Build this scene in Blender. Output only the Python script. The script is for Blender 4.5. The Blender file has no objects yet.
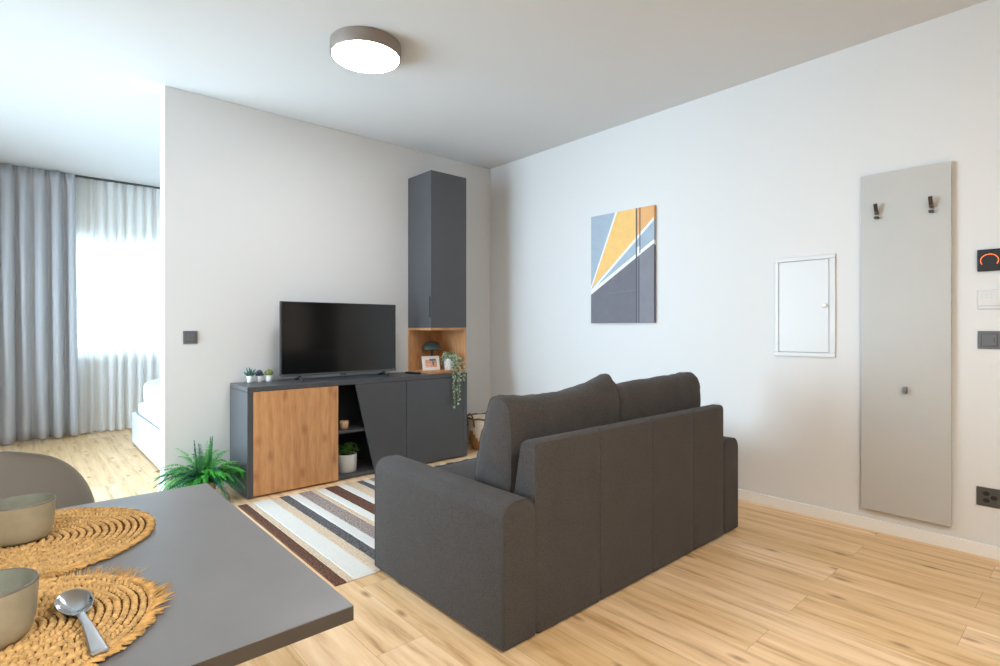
import bpy, bmesh, math, random
from mathutils import Vector, Matrix, noise
random.seed(7)
PI = math.pi
SC = bpy.context.scene
COL = SC.collection
SC.view_settings.view_transform = 'Standard'
SC.view_settings.look = 'None'
SC.view_settings.exposure = 1.36
SC.view_settings.gamma = 1.0
SC.view_settings.use_curve_mapping = False
SC.cycles.max_bounces = 14
SC.cycles.diffuse_bounces = 8
SC.cycles.transparent_max_bounces = 12
SC.cycles.sample_clamp_indirect = 8.0
SC.cycles.blur_glossy = 0.5
SC.cycles.caustics_reflective = False
SC.cycles.caustics_refractive = False

# ------------------------------------------------------------------ room sizes (metres)
XR, YB, H = 3.475, 4.063, 2.675          # right wall, partition face, ceiling
XP, YP = 0.693, 4.203                    # partition end, partition far face
XL, YF, YW = -1.75, -2.25, 7.2           # left wall, rear wall, bedroom window wall
TT = 0.73                                # table top height

# ------------------------------------------------------------------ materials
def lin(c):
    return tuple(((x / 255) / 12.92 if x / 255 <= 0.04045 else ((x / 255 + 0.055) / 1.055) ** 2.4) for x in c) + (1.0,)

def node(nt, typ, loc=None, **kw):
    n = nt.nodes.new(typ)
    for k, v in kw.items():
        if k in n.inputs.keys():
            n.inputs[k].default_value = v
        else:
            setattr(n, k, v)
    return n

def mat(name, rgb, rough=0.5, metal=0.0, spec=0.5, var=0.0, vscale=20.0, bump=0.0, bscale=200.0, sheen=0.0, coat=0.0, stretch=None, detail=4.0):
    m = bpy.data.materials.new(name); m.use_nodes = True
    nt = m.node_tree; b = nt.nodes['Principled BSDF']; L = nt.links.new
    c = lin(rgb)
    b.inputs['Base Color'].default_value = c
    b.inputs['Roughness'].default_value = rough
    b.inputs['Metallic'].default_value = metal
    b.inputs['Specular IOR Level'].default_value = spec
    if sheen:
        b.inputs['Sheen Weight'].default_value = sheen
        b.inputs['Sheen Roughness'].default_value = 0.6
    if coat:
        b.inputs['Coat Weight'].default_value = coat
    tc = node(nt, 'ShaderNodeTexCoord'); src = tc.outputs['Object']
    if stretch:
        mp = node(nt, 'ShaderNodeMapping'); mp.inputs['Scale'].default_value = stretch
        L(src, mp.inputs['Vector']); src = mp.outputs['Vector']
    if var:
        n = node(nt, 'ShaderNodeTexNoise', Scale=vscale, Detail=detail, Roughness=0.6)
        L(src, n.inputs['Vector'])
        r = node(nt, 'ShaderNodeValToRGB')
        r.color_ramp.elements[0].position = 0.3; r.color_ramp.elements[1].position = 0.7
        r.color_ramp.elements[0].color = tuple(x * (1 - var) for x in c[:3]) + (1,)
        r.color_ramp.elements[1].color = tuple(min(1, x * (1 + var)) for x in c[:3]) + (1,)
        L(n.outputs['Fac'], r.inputs['Fac']); L(r.outputs['Color'], b.inputs['Base Color'])
    if bump:
        n2 = node(nt, 'ShaderNodeTexNoise', Scale=bscale, Detail=3.0)
        L(src, n2.inputs['Vector'])
        bp = node(nt, 'ShaderNodeBump', Strength=bump, Distance=0.002)
        L(n2.outputs['Fac'], bp.inputs['Height']); L(bp.outputs['Normal'], b.inputs['Normal'])
    return m

def mat_light(name, rgb_linear, strength):
    m = mat_emit(name, (255, 255, 255), strength)
    m.node_tree.nodes['Emission'].inputs['Color'].default_value = tuple(rgb_linear) + (1,)
    return m

def mat_emit(name, rgb, strength):
    m = bpy.data.materials.new(name); m.use_nodes = True
    nt = m.node_tree; nt.nodes.clear()
    e = node(nt, 'ShaderNodeEmission', Strength=strength); e.inputs['Color'].default_value = lin(rgb)
    o = node(nt, 'ShaderNodeOutputMaterial'); nt.links.new(e.outputs[0], o.inputs[0])
    return m

def mat_oak(name, dark, light, axis='Z', scale=1.0, rough=0.5):
    """veneer with long streaks, cathedral figure and small knots, grain along axis"""
    m = bpy.data.materials.new(name); m.use_nodes = True
    nt = m.node_tree; b = nt.nodes['Principled BSDF']; L = nt.links.new
    b.inputs['Roughness'].default_value = rough
    tc = node(nt, 'ShaderNodeTexCoord')
    s = {'Z': (1, 1, .12), 'X': (.12, 1, 1), 'Y': (1, .12, 1)}[axis]
    mp = node(nt, 'ShaderNodeMapping'); mp.inputs['Scale'].default_value = tuple(k * scale for k in s)
    L(tc.outputs['Object'], mp.inputs['Vector'])
    w = node(nt, 'ShaderNodeTexWave', Scale=5.0, Distortion=9.0, Detail=3.0)
    w.inputs['Detail Scale'].default_value = 1.6
    w.bands_direction = 'X' if axis != 'X' else 'Y'
    L(mp.outputs[0], w.inputs['Vector'])
    n = node(nt, 'ShaderNodeTexNoise', Scale=55.0, Detail=5.0, Roughness=0.65); L(mp.outputs[0], n.inputs['Vector'])
    n3 = node(nt, 'ShaderNodeTexNoise', Scale=5.0, Detail=2.0); L(mp.outputs[0], n3.inputs['Vector'])
    mx = node(nt, 'ShaderNodeMix', data_type='FLOAT'); mx.inputs[0].default_value = 0.86
    L(w.outputs['Fac'], mx.inputs[2]); L(n.outputs['Fac'], mx.inputs[3])
    mx2 = node(nt, 'ShaderNodeMix', data_type='FLOAT'); mx2.inputs[0].default_value = 0.35
    L(mx.outputs[0], mx2.inputs[2]); L(n3.outputs['Fac'], mx2.inputs[3])
    r = node(nt, 'ShaderNodeValToRGB')
    r.color_ramp.elements[0].position = 0.25; r.color_ramp.elements[1].position = 0.68
    r.color_ramp.elements[0].color = lin(dark); r.color_ramp.elements[1].color = lin(light)
    L(mx2.outputs[0], r.inputs['Fac'])
    v = node(nt, 'ShaderNodeTexVoronoi', Scale=6.5, voronoi_dimensions='2D')
    mpk = node(nt, 'ShaderNodeMapping'); mpk.inputs['Scale'].default_value = {'Z': (1, 1, .6), 'X': (.6, 1, 1), 'Y': (1, .6, 1)}[axis]
    sx_ = node(nt, 'ShaderNodeSeparateXYZ'); cx_ = node(nt, 'ShaderNodeCombineXYZ')
    L(tc.outputs['Object'], mpk.inputs['Vector']); L(mpk.outputs[0], sx_.inputs[0]); L(sx_.outputs[0], cx_.inputs[0]); L(sx_.outputs[2], cx_.inputs[1]); L(cx_.outputs[0], v.inputs['Vector'])
    kr = node(nt, 'ShaderNodeValToRGB')
    kr.color_ramp.elements[0].position = 0.02; kr.color_ramp.elements[1].position = 0.2
    kr.color_ramp.elements[0].color = (0.66, .56, .5, 1); kr.color_ramp.elements[1].color = (1, 1, 1, 1)
    L(v.outputs['Distance'], kr.inputs['Fac'])
    mul = node(nt, 'ShaderNodeMix', data_type='RGBA', blend_type='MULTIPLY'); mul.inputs[0].default_value = 0.8
    L(r.outputs['Color'], mul.inputs[6]); L(kr.outputs['Color'], mul.inputs[7])
    L(mul.outputs[2], b.inputs['Base Color'])
    bp = node(nt, 'ShaderNodeBump', Strength=0.08, Distance=0.001)
    L(n.outputs['Fac'], bp.inputs['Height']); L(bp.outputs['Normal'], b.inputs['Normal'])
    return m

def mat_floor():
    m = bpy.data.materials.new('oak_laminate_planks'); m.use_nodes = True
    nt = m.node_tree; b = nt.nodes['Principled BSDF']; L = nt.links.new
    tc = node(nt, 'ShaderNodeTexCoord')
    mp = node(nt, 'ShaderNodeMapping'); mp.inputs['Rotation'].default_value = (0, 0, PI / 2)
    mp.inputs['Location'].default_value = (0.35, 0.07, 0)
    L(tc.outputs['Object'], mp.inputs['Vector'])
    br = node(nt, 'ShaderNodeTexBrick', Scale=1.0)
    br.inputs['Brick Width'].default_value = 1.28; br.inputs['Row Height'].default_value = 0.192
    br.inputs['Mortar Size'].default_value = 0.0009; br.inputs['Mortar Smooth'].default_value = 0.3
    br.inputs['Color1'].default_value = (0, 0, 0, 1); br.inputs['Color2'].default_value = (1, 1, 1, 1)
    br.inputs['Mortar'].default_value = (0.5, 0.5, 0.5, 1)
    br.offset = 0.37; br.offset_frequency = 2; br.squash = 1.0
    L(mp.outputs[0], br.inputs['Vector'])
    # grain, shifted per plank
    sc = node(nt, 'ShaderNodeVectorMath', operation='SCALE'); sc.inputs['Scale'].default_value = 13.0
    L(br.outputs['Color'], sc.inputs[0])
    ad = node(nt, 'ShaderNodeVectorMath', operation='ADD'); L(tc.outputs['Object'], ad.inputs[0]); L(sc.outputs[0], ad.inputs[1])
    m1 = node(nt, 'ShaderNodeMapping'); m1.inputs['Scale'].default_value = (1, .07, 1); L(ad.outputs[0], m1.inputs['Vector'])
    g = node(nt, 'ShaderNodeTexNoise', Scale=42.0, Detail=6.0, Roughness=0.62, Distortion=0.25); L(m1.outputs[0], g.inputs['Vector'])
    m2 = node(nt, 'ShaderNodeMapping'); m2.inputs['Scale'].default_value = (1, .2, 1); L(ad.outputs[0], m2.inputs['Vector'])
    w = node(nt, 'ShaderNodeTexWave', Scale=3.2, Distortion=7.0, Detail=2.5); w.inputs['Detail Scale'].default_value = 1.3
    L(m2.outputs[0], w.inputs['Vector'])
    mx = node(nt, 'ShaderNodeMix', data_type='FLOAT'); mx.inputs[0].default_value = 0.14
    L(g.outputs['Fac'], mx.inputs[2]); L(w.outputs['Fac'], mx.inputs[3])
    r = node(nt, 'ShaderNodeValToRGB')
    e = r.color_ramp.elements
    e[0].position = 0.22; e[0].color = lin((168, 126, 84)); e[1].position = 0.72; e[1].color = lin((242, 211, 170))
    k = e.new(0.45); k.color = lin((226, 189, 142))
    L(mx.outputs[0], r.inputs['Fac'])
    # plank to plank tone
    hs = node(nt, 'ShaderNodeHueSaturation'); 
    mr = node(nt, 'ShaderNodeMapRange'); mr.inputs['To Min'].default_value = 0.9; mr.inputs['To Max'].default_value = 1.08
    L(br.outputs['Color'], mr.inputs['Value']); L(mr.outputs[0], hs.inputs['Value'])
    mr2 = node(nt, 'ShaderNodeMapRange'); mr2.inputs['To Min'].default_value = 1.1; mr2.inputs['To Max'].default_value = 0.9
    L(br.outputs['Color'], mr2.inputs['Value']); L(mr2.outputs[0], hs.inputs['Saturation'])
    L(r.outputs['Color'], hs.inputs['Color'])
    # knots
    m3 = node(nt, 'ShaderNodeMapping'); m3.inputs['Scale'].default_value = (1, .38, 1); L(ad.outputs[0], m3.inputs['Vector'])
    v = node(nt, 'ShaderNodeTexVoronoi', Scale=4.2, voronoi_dimensions='2D'); L(m3.outputs[0], v.inputs['Vector'])
    kr = node(nt, 'ShaderNodeValToRGB')
    kr.color_ramp.elements[0].position = 0.015; kr.color_ramp.elements[1].position = 0.075
    kr.color_ramp.elements[0].color = (0.42, .34, .28, 1); kr.color_ramp.elements[1].color = (1, 1, 1, 1)
    L(v.outputs['Distance'], kr.inputs['Fac'])
    mul = node(nt, 'ShaderNodeMix', data_type='RGBA', blend_type='MULTIPLY'); mul.inputs[0].default_value = 0.85
    L(hs.outputs['Color'], mul.inputs[6]); L(kr.outputs['Color'], mul.inputs[7])
    # joints
    jm = node(nt, 'ShaderNodeMix', data_type='RGBA'); jm.inputs[7].default_value = lin((176, 136, 94))
    L(br.outputs['Fac'], jm.inputs[0]); L(mul.outputs[2], jm.inputs[6])
    L(jm.outputs[2], b.inputs['Base Color'])
    rr = node(nt, 'ShaderNodeMapRange'); rr.inputs['To Min'].default_value = 0.36; rr.inputs['To Max'].default_value = 0.52
    L(g.outputs['Fac'], rr.inputs['Value']); L(rr.outputs[0], b.inputs['Roughness'])
    bp = node(nt, 'ShaderNodeBump', Strength=0.12, Distance=0.001)
    L(g.outputs['Fac'], bp.inputs['Height']); L(bp.outputs['Normal'], b.inputs['Normal'])
    return m

def mat_fabric(name, dark, light, scale=900, rough=0.9):
    m = bpy.data.materials.new(name); m.use_nodes = True
    nt = m.node_tree; b = nt.nodes['Principled BSDF']; L = nt.links.new
    b.inputs['Roughness'].default_value = rough; b.inputs['Specular IOR Level'].default_value = 0.2
    b.inputs['Sheen Weight'].default_value = 0.05; b.inputs['Sheen Roughness'].default_value = 0.5
    tc = node(nt, 'ShaderNodeTexCoord')
    n = node(nt, 'ShaderNodeTexNoise', Scale=scale * .35, Detail=3.0, Roughness=0.8); L(tc.outputs['Object'], n.inputs['Vector'])
    n2 = node(nt, 'ShaderNodeTexNoise', Scale=9.0, Detail=3.0); L(tc.outputs['Object'], n2.inputs['Vector'])
    mx = node(nt, 'ShaderNodeMix', data_type='FLOAT'); mx.inputs[0].default_value = 0.06
    L(n.outputs['Fac'], mx.inputs[2]); L(n2.outputs['Fac'], mx.inputs[3])
    r = node(nt, 'ShaderNodeValToRGB')
    r.color_ramp.elements[0].position = 0.36; r.color_ramp.elements[1].position = 0.64
    r.color_ramp.elements[0].color = lin(dark); r.color_ramp.elements[1].color = lin(light)
    L(mx.outputs[0], r.inputs['Fac']); L(r.outputs['Color'], b.inputs['Base Color'])
    bp = node(nt, 'ShaderNodeBump', Strength=0.35, Distance=0.001)
    L(n.outputs['Fac'], bp.inputs['Height']); L(bp.outputs['Normal'], b.inputs['Normal'])
    return m

def mat_sheer(name, rgb, clear):
    m = bpy.data.materials.new(name); m.use_nodes = True
    nt = m.node_tree; nt.nodes.clear(); L = nt.links.new
    t = node(nt, 'ShaderNodeBsdfTransparent')
    tl = node(nt, 'ShaderNodeBsdfTranslucent'); tl.inputs['Color'].default_value = lin(rgb)
    d = node(nt, 'ShaderNodeBsdfDiffuse'); d.inputs['Color'].default_value = lin(rgb)
    a = node(nt, 'ShaderNodeMixShader'); a.inputs[0].default_value = 0.70
    L(tl.outputs[0], a.inputs[1]); L(d.outputs[0], a.inputs[2])
    f = node(nt, 'ShaderNodeMixShader'); f.inputs[0].default_value = 1 - clear
    L(t.outputs[0], f.inputs[1]); L(a.outputs[0], f.inputs[2])
    o = node(nt, 'ShaderNodeOutputMaterial'); L(f.outputs[0], o.inputs[0])
    return m

def mat_pane(name):
    m = bpy.data.materials.new(name); m.use_nodes = True
    nt = m.node_tree; nt.nodes.clear(); L = nt.links.new
    t = node(nt, 'ShaderNodeBsdfTransparent'); t.inputs['Color'].default_value = (.95, .97, .97, 1)
    g = node(nt, 'ShaderNodeBsdfGlossy', Roughness=0.02)
    fr = node(nt, 'ShaderNodeFresnel', IOR=1.45)
    f = node(nt, 'ShaderNodeMixShader'); L(fr.outputs[0], f.inputs[0]); L(t.outputs[0], f.inputs[1]); L(g.outputs[0], f.inputs[2])
    o = node(nt, 'ShaderNodeOutputMaterial'); L(f.outputs[0], o.inputs[0])
    return m

M = {}
M['wall'] = mat('white_wall_paint', (212, 212, 211), 0.9, spec=0.25, bump=0.06, bscale=250)
M['ceil'] = mat('white_ceiling_paint', (212, 213, 213), 0.95, spec=0.2, bump=0.04, bscale=250)
M['base'] = mat('white_skirting', (228, 227, 224), 0.5)
M['floor'] = mat_floor()
M['sofa'] = mat_fabric('charcoal_sofa_weave', (50, 48, 48), (86, 82, 80))
M['sofa_pipe'] = mat('charcoal_piping', (72, 71, 71), 0.9, spec=0.2)
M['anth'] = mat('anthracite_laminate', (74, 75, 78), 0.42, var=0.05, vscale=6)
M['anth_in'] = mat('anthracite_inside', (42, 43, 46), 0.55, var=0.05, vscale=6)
M['oak'] = mat_oak('honey_oak_veneer', (162, 110, 66), (212, 160, 110))
M['oakx'] = mat_oak('honey_oak_veneer_lying', (162, 110, 66), (212, 160, 110), axis='X')
M['gap'] = mat('black_gap', (6, 6, 6), 0.9, spec=0.0)
M['black'] = mat('black_plastic', (17, 17, 18), 0.4)
M['blackm'] = mat('matt_black_metal', (26, 26, 27), 0.5, metal=0.3)
M['screen'] = mat('dark_glass_screen', (9, 9, 10), 0.13, spec=0.6)
M['silver'] = mat('grey_plastic_bezel', (92, 93, 95), 0.35, metal=0.5)
M['white'] = mat('white_gloss_ceramic', (238, 238, 236), 0.25)
M['wplastic'] = mat('white_plastic', (206, 206, 205), 0.4)
M['lampbody'] = mat('warm_grey_metal', (138, 127, 118), 0.5, metal=0.2)
M['diffuser'] = mat_light('lamp_diffuser', (1.0, 1.03, 1.10), 21.0)
M['diffuser_fill'] = mat_light('fill_lamp_diffuser', (1.0, .97, .91), 63.0)  # strong emission for the unseen fill lamps added behind the camera
M['taupe'] = mat('taupe_lacquered_board', (180, 179, 175), 0.5, var=0.02, vscale=3)
M['steel'] = mat('brushed_steel', (150, 146, 140), 0.32, metal=1.0)
M['bronze'] = mat('dark_bronze', (84, 74, 64), 0.4, metal=0.8)
M['tabletop'] = mat('slate_grey_table_laminate', (106, 106, 109), 0.34, spec=0.7, var=0.10, vscale=5, detail=6)
M['tableedge'] = mat('dark_table_edge', (60, 55, 50), 0.5)
M['shell'] = mat('warm_grey_chair_plastic', (110, 109, 105), 0.5)
M['beech'] = mat_oak('beech_leg', (170, 128, 84), (208, 170, 124), scale=3)
M['jute'] = mat('natural_jute', (200, 164, 110), 0.85, spec=0.2, var=0.34, vscale=110, bump=0.6, bscale=500)
M['jute_d'] = mat('natural_jute_fringe', (196, 156, 98), 0.85, spec=0.2, var=0.4, vscale=60)
M['jute_b'] = mat('jute_backing', (104, 72, 40), 0.9, spec=0.1)
M['stone'] = mat('beige_stoneware_glaze', (158, 150, 128), 0.36, var=0.10, vscale=30)
M['stonein'] = mat('grey_green_glaze', (139, 143, 132), 0.3, var=0.12, vscale=40)
M['rimdk'] = mat('brown_glazed_rim', (104, 97, 88), 0.3)
M['spoon'] = mat('polished_steel', (186, 186, 186), 0.16, metal=1.0)
M['spoonh'] = mat('satin_steel', (206, 208, 212), 0.34, metal=1.0)
M['curtain'] = mat('grey_curtain_fabric', (188, 189, 193), 0.9, spec=0.1, var=0.06, vscale=300, bump=0.15, bscale=600, sheen=0.1)
M['sheer'] = mat_sheer('white_sheer_voile', (247, 247, 246), 0.08)
M['blind'] = mat_sheer('white_roller_blind', (206, 199, 188), 0.03)
M['rail'] = mat('dark_rail', (70, 72, 76), 0.5)
M['pane'] = mat_pane('window_pane')
M['wframe'] = mat('white_window_frame', (232, 234, 236), 0.4)
M['bed'] = mat('white_bed_lacquer', (206, 208, 211), 0.4)
M['linen'] = mat('white_bed_linen', (212, 213, 216), 0.95, spec=0.1, bump=0.2, bscale=120)
M['doorwood'] = mat('dark_entrance_door', (36, 33, 31), 0.5, var=0.1, vscale=8)
M['fern'] = mat('fern_green', (66, 158, 52), 0.55, var=0.4, vscale=25)
M['fernd'] = mat('deep_fern_green', (38, 104, 70), 0.55, var=0.4, vscale=25)
M['ivy'] = mat('grey_green_leaf', (160, 172, 146), 0.55, var=0.3, vscale=60)
M['ivyd'] = mat('dull_green_leaf', (92, 112, 78), 0.55, var=0.3, vscale=60)
M['herb'] = mat('bright_herb_leaf', (84, 128, 48), 0.55, var=0.45, vscale=60)
M['aloe'] = mat('blue_green_succulent', (62, 104, 88), 0.5, var=0.3, vscale=90)
M['echev'] = mat('purple_grey_succulent', (76, 78, 96), 0.5, var=0.3, vscale=90)
M['moss'] = mat('olive_cactus', (128, 142, 72), 0.7, var=0.3, vscale=120)
M['soil'] = mat('dark_soil', (58, 44, 34), 0.95, var=0.4, vscale=80)
M['terra'] = mat('pale_clay_pot', (206, 176, 150), 0.7, var=0.06, vscale=30)
M['greypot'] = mat('ribbed_grey_pot', (200, 198, 194), 0.6)
M['speck'] = mat('speckled_white_pot', (214, 214, 210), 0.5, var=0.28, vscale=110, detail=1)
M['wax'] = mat('candle_wax', (226, 196, 164), 0.6)
M['cup'] = mat_oak('pale_wood_cup', (196, 150, 112), (222, 180, 144), scale=4)
M['dome'] = mat('dark_green_lacquer', (66, 80, 74), 0.3)
M['paper'] = mat('print_paper', (240, 238, 234), 0.6)
M['porange'] = mat('print_salmon', (236, 172, 142), 0.6, var=0.1, vscale=40)
M['pgrey'] = mat('print_blue_grey', (118, 122, 136), 0.6)
M['brass'] = mat('brass', (176, 146, 92), 0.3, metal=1.0)
M['basketw'] = mat('cream_woven_basket', (222, 210, 192), 0.85, var=0.16, vscale=45, bump=0.5, bscale=120)
M['basketb'] = mat('brown_woven_basket', (168, 120, 72), 0.85, var=0.25, vscale=45, bump=0.5, bscale=120)
M['strap'] = mat('brown_leather_strap', (118, 80, 48), 0.6)
M['dgrey'] = mat('dark_grey_switch', (98, 99, 101), 0.4)
M['dgrey2'] = mat('darker_grey_switch', (76, 77, 79), 0.4)
M['sock'] = mat('graphite_socket', (70, 68, 64), 0.42)
M['hole'] = mat('socket_hole', (20, 18, 16), 0.6)
M['led'] = mat_emit('orange_display_arc', (255, 112, 60), 1.1)
M['mark'] = mat('grey_print_mark', (178, 180, 182), 0.5)
M['cv_blue'] = mat('canvas_blue_grey', (158, 173, 187), 0.8, var=0.05, vscale=18, bump=0.2, bscale=700)
M['cv_yel'] = mat('canvas_yellow', (232, 188, 116), 0.8, var=0.06, vscale=18, bump=0.2, bscale=700)
M['cv_or'] = mat('canvas_orange', (222, 168, 112), 0.8, var=0.06, vscale=18, bump=0.2, bscale=700)
M['cv_white'] = mat('canvas_white', (226, 227, 226), 0.8, bump=0.2, bscale=700)
M['cv_dark'] = mat('canvas_dark_grey', (108, 108, 116), 0.8, var=0.05, vscale=12, bump=0.2, bscale=700)
M['cv_mid'] = mat('canvas_mid_grey', (126, 127, 135), 0.8, var=0.05, vscale=12, bump=0.2, bscale=700)
M['cv_line'] = mat('canvas_line_grey', (82, 82, 90), 0.8)
for nm, c in (('beige', (204, 184, 160)), ('white', (214, 212, 206)), ('brown', (100, 72, 60)), ('dgrey', (96, 94, 95)), ('mauve', (150, 136, 130))):
    M['rug_' + nm] = mat('rug_pile_' + nm, c, 0.95, spec=0.1, var=0.8 if nm not in ('white', 'beige') else (0.09 if nm == 'white' else 0.25), vscale=120, bump=1.0, bscale=300, detail=2)

# ------------------------------------------------------------------ mesh helpers
def merge(bm, b2, Mx=None):
    vm = {}
    for v in b2.verts:
        vm[v] = bm.verts.new(Mx @ v.co if Mx is not None else v.co)
    for f in b2.faces:
        try:
            nf = bm.faces.new([vm[v] for v in f.verts]); nf.smooth = f.smooth; nf.material_index = f.material_index
        except ValueError:
            pass
    b2.free()

def box(bm, lo, hi, r=0.0, seg=2, Mx=None, mi=0):
    b2 = bmesh.new(); bmesh.ops.create_cube(b2, size=1.0)
    lo = Vector(lo); hi = Vector(hi); c = (lo + hi) / 2; d = hi - lo
    for v in b2.verts:
        v.co = Vector((c.x + v.co.x * d.x, c.y + v.co.y * d.y, c.z + v.co.z * d.z))
    if r > 0:
        r = min(r, min(d) * 0.48)
        bmesh.ops.bevel(b2, geom=b2.edges[:], offset=r, segments=seg, profile=0.5, affect='EDGES')
    for f in b2.faces: f.material_index = mi
    merge(bm, b2, Mx)

def poly(bm, pts, mi=0):
    f = bm.faces.new([bm.verts.new(p) for p in pts]); f.material_index = mi; return f

def prism(bm, pts, vec, mi=0):
    """extrude a closed planar loop of 3-D points along vec"""
    vec = Vector(vec)
    a = [bm.verts.new(p) for p in pts]; b = [bm.verts.new(Vector(p) + vec) for p in pts]
    n = len(pts); fs = []
    for i in range(n):
        fs.append(bm.faces.new([a[i], a[(i + 1) % n], b[(i + 1) % n], b[i]]))
    fs.append(bm.faces.new(a[::-1])); fs.append(bm.faces.new(b))
    for f in fs: f.material_index = mi

def lathe(bm, prof, c=(0, 0, 0), n=32, Mx=None, mi=0):
    rings = []
    c = Vector(c)
    for (r, z) in prof:
        if r < 1e-5:
            rings.append([bm.verts.new(c + Vector((0, 0, z)))])
        else:
            rings.append([bm.verts.new(c + Vector((r * math.cos(2 * PI * i / n), r * math.sin(2 * PI * i / n), z))) for i in range(n)])
    for a, b in zip(rings[:-1], rings[1:]):
        for i in range(n):
            j = (i + 1) % n
            vs = [a[i % len(a)], a[j % len(a)], b[j % len(b)], b[i % len(b)]]
            u = []
            for v in vs:
                if v not in u: u.append(v)
            if len(u) >= 3:
                f = bm.faces.new(u); f.smooth = True; f.material_index = mi
    if Mx is not None:
        for rg in rings:
            for v in rg: v.co = Mx @ v.co

def tube(bm, pts, rad, n=8, closed=False, mi=0, flat=1.0):
    pts = [Vector(p) for p in pts]; m = len(pts)
    if not hasattr(rad, '__len__'): rad = [rad] * m
    rings = []; up = None
    for i, p in enumerate(pts):
        if closed: t = pts[(i + 1) % m] - pts[i - 1]
        else: t = pts[min(i + 1, m - 1)] - pts[max(i - 1, 0)]
        if t.length < 1e-9: t = Vector((0, 0, 1))
        t.normalize()
        if up is None:
            up = Vector((0, 0, 1)) if abs(t.z) < 0.9 else Vector((1, 0, 0))
        s = t.cross(up); s.normalize(); up = s.cross(t); up.normalize()
        rings.append([bm.verts.new(p + (s * math.cos(2 * PI * k / n) + up * (math.sin(2 * PI * k / n) * flat)) * rad[i]) for k in range(n)])
    rr = list(zip(rings[:-1], rings[1:])) + ([(rings[-1], rings[0])] if closed else [])
    for a, b in rr:
        for k in range(n):
            f = bm.faces.new([a[k], a[(k + 1) % n], b[(k + 1) % n], b[k]]); f.smooth = True; f.material_index = mi
    if not closed:
        bm.faces.new(rings[0][::-1]).material_index = mi; bm.faces.new(rings[-1]).material_index = mi

def grid(bm, fn, nu, nv, mi=0):
    vs = [[bm.verts.new(fn(i / nu, j / nv)) for j in range(nv + 1)] for i in range(nu + 1)]
    for i in range(nu):
        for j in range(nv):
            f = bm.faces.new([vs[i][j], vs[i + 1][j], vs[i + 1][j + 1], vs[i][j + 1]]); f.smooth = True; f.material_index = mi

def obj(name, bm, m, parent=None, loc=None, smooth=None, solid=0.0, subsurf=0):
    """link bm (built in world coordinates) as ONE mesh object"""
    bmesh.ops.recalc_face_normals(bm, faces=bm.faces[:]) if not solid else None
    o_ = Vector(parent['_base']) if parent is not None else Vector(loc if loc else (0, 0, 0))
    for v in bm.verts: v.co -= o_
    me = bpy.data.meshes.new(name); bm.to_mesh(me); bm.free()
    for k in (m if isinstance(m, (list, tuple)) else [m]):
        me.materials.append(M[k] if isinstance(k, str) else k)
    o = bpy.data.objects.new(name, me); COL.objects.link(o)
    if smooth:
        for p in me.polygons: p.use_smooth = True
        me.set_sharp_from_angle(angle=math.radians(smooth))
    if parent is not None:
        o.parent = parent; o['_base'] = tuple(o_)
    else:
        o.location = o_; o['_base'] = tuple(o_)
    if solid:
        s = o.modifiers.new('thickness', 'SOLIDIFY'); s.thickness = solid; s.offset = 0
    if subsurf:
        s = o.modifiers.new('smooth', 'SUBSURF'); s.levels = subsurf; s.render_levels = subsurf
    return o

def tag(o, label=None, cat=None, group=None, kind=None):
    if label: o['label'] = label
    if cat: o['category'] = cat
    if group: o['group'] = group
    if kind: o['kind'] = kind
    return o

def thing(name, label, cat, loc, group=None):
    o = bpy.data.objects.new(name, None); COL.objects.link(o)
    o.location = loc; o['_base'] = tuple(loc); o.empty_display_size = 0.05
    return tag(o, label, cat, group)

def nb(): return bmesh.new()
def bx(lo, hi, r=0.0, seg=2):
    b = bmesh.new(); box(b, lo, hi, r, seg); return b

def struct(name, bm, m, label=None, loc=None, cat=None):
    o = obj(name, bm, m, None, loc); tag(o, label, cat, None, 'structure'); return o

def copy_tree(o, parent=None):
    c = o.copy(); COL.objects.link(c)
    if parent is not None: c.parent = parent
    for ch in list(o.children): copy_tree(ch, c)
    return c

# ------------------------------------------------------------------ THE SETTING
struct('floor', bx((XL - .15, YF - .15, -.12), (XR + .15, YW + .25, 0)), 'floor', 'oak plank laminate floor running through living area and bedroom', cat='floor')
struct('ceiling', bx((XL - .15, YF - .15, H), (XR + .15, YW + .25, H + .12)), 'ceil', 'flat white painted ceiling over the whole flat', cat='ceiling')
struct('wall_right', bx((XR, YF - .15, 0), (XR + .15, YW + .25, H)), 'wall', 'long white wall with the canvas and the coat panel', cat='wall')
struct('wall_back', bx((XP, YB, 0), (XR, YP, H), 0.004, 2), 'wall', 'white partition wall behind the television', cat='wall')
struct('wall_rear', bx((XL - .15, YF - .15, 0), (XR, YF, H)), 'wall', 'white wall behind the camera', cat='wall')

def wall_hole(axis, p0, p1, a0, a1, h0, h1, z0, z1):
    b = nb()
    def bb(a, c, zz0, zz1):
        if axis == 'x': box(b, (p0, a, zz0), (p1, c, zz1))
        else: box(b, (a, p0, zz0), (c, p1, zz1))
    bb(a0, h0, 0, H); bb(h1, a1, 0, H); bb(h0, h1, 0, z0); bb(h0, h1, z1, H)
    return b
W1 = (-0.95, 2.75, 0.84, 2.46)      # bedroom window opening x0,x1,z0,z1
W2 = (2.7, 5.9, 0.10, 2.4)         # glazed front on the left wall y0,y1,z0,z1
struct('wall_window', wall_hole('y', YW, YW + .25, XL - .15, XR, W1[0], W1[1], W1[2], W1[3]), 'wall', 'white bedroom wall behind the sheer curtain', cat='wall')
struct('wall_left', wall_hole('x', XL - .15, XL, YF, YW, W2[0], W2[1], W2[2], W2[3]), 'wall', 'white side wall with wide glazing', cat='wall')

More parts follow.
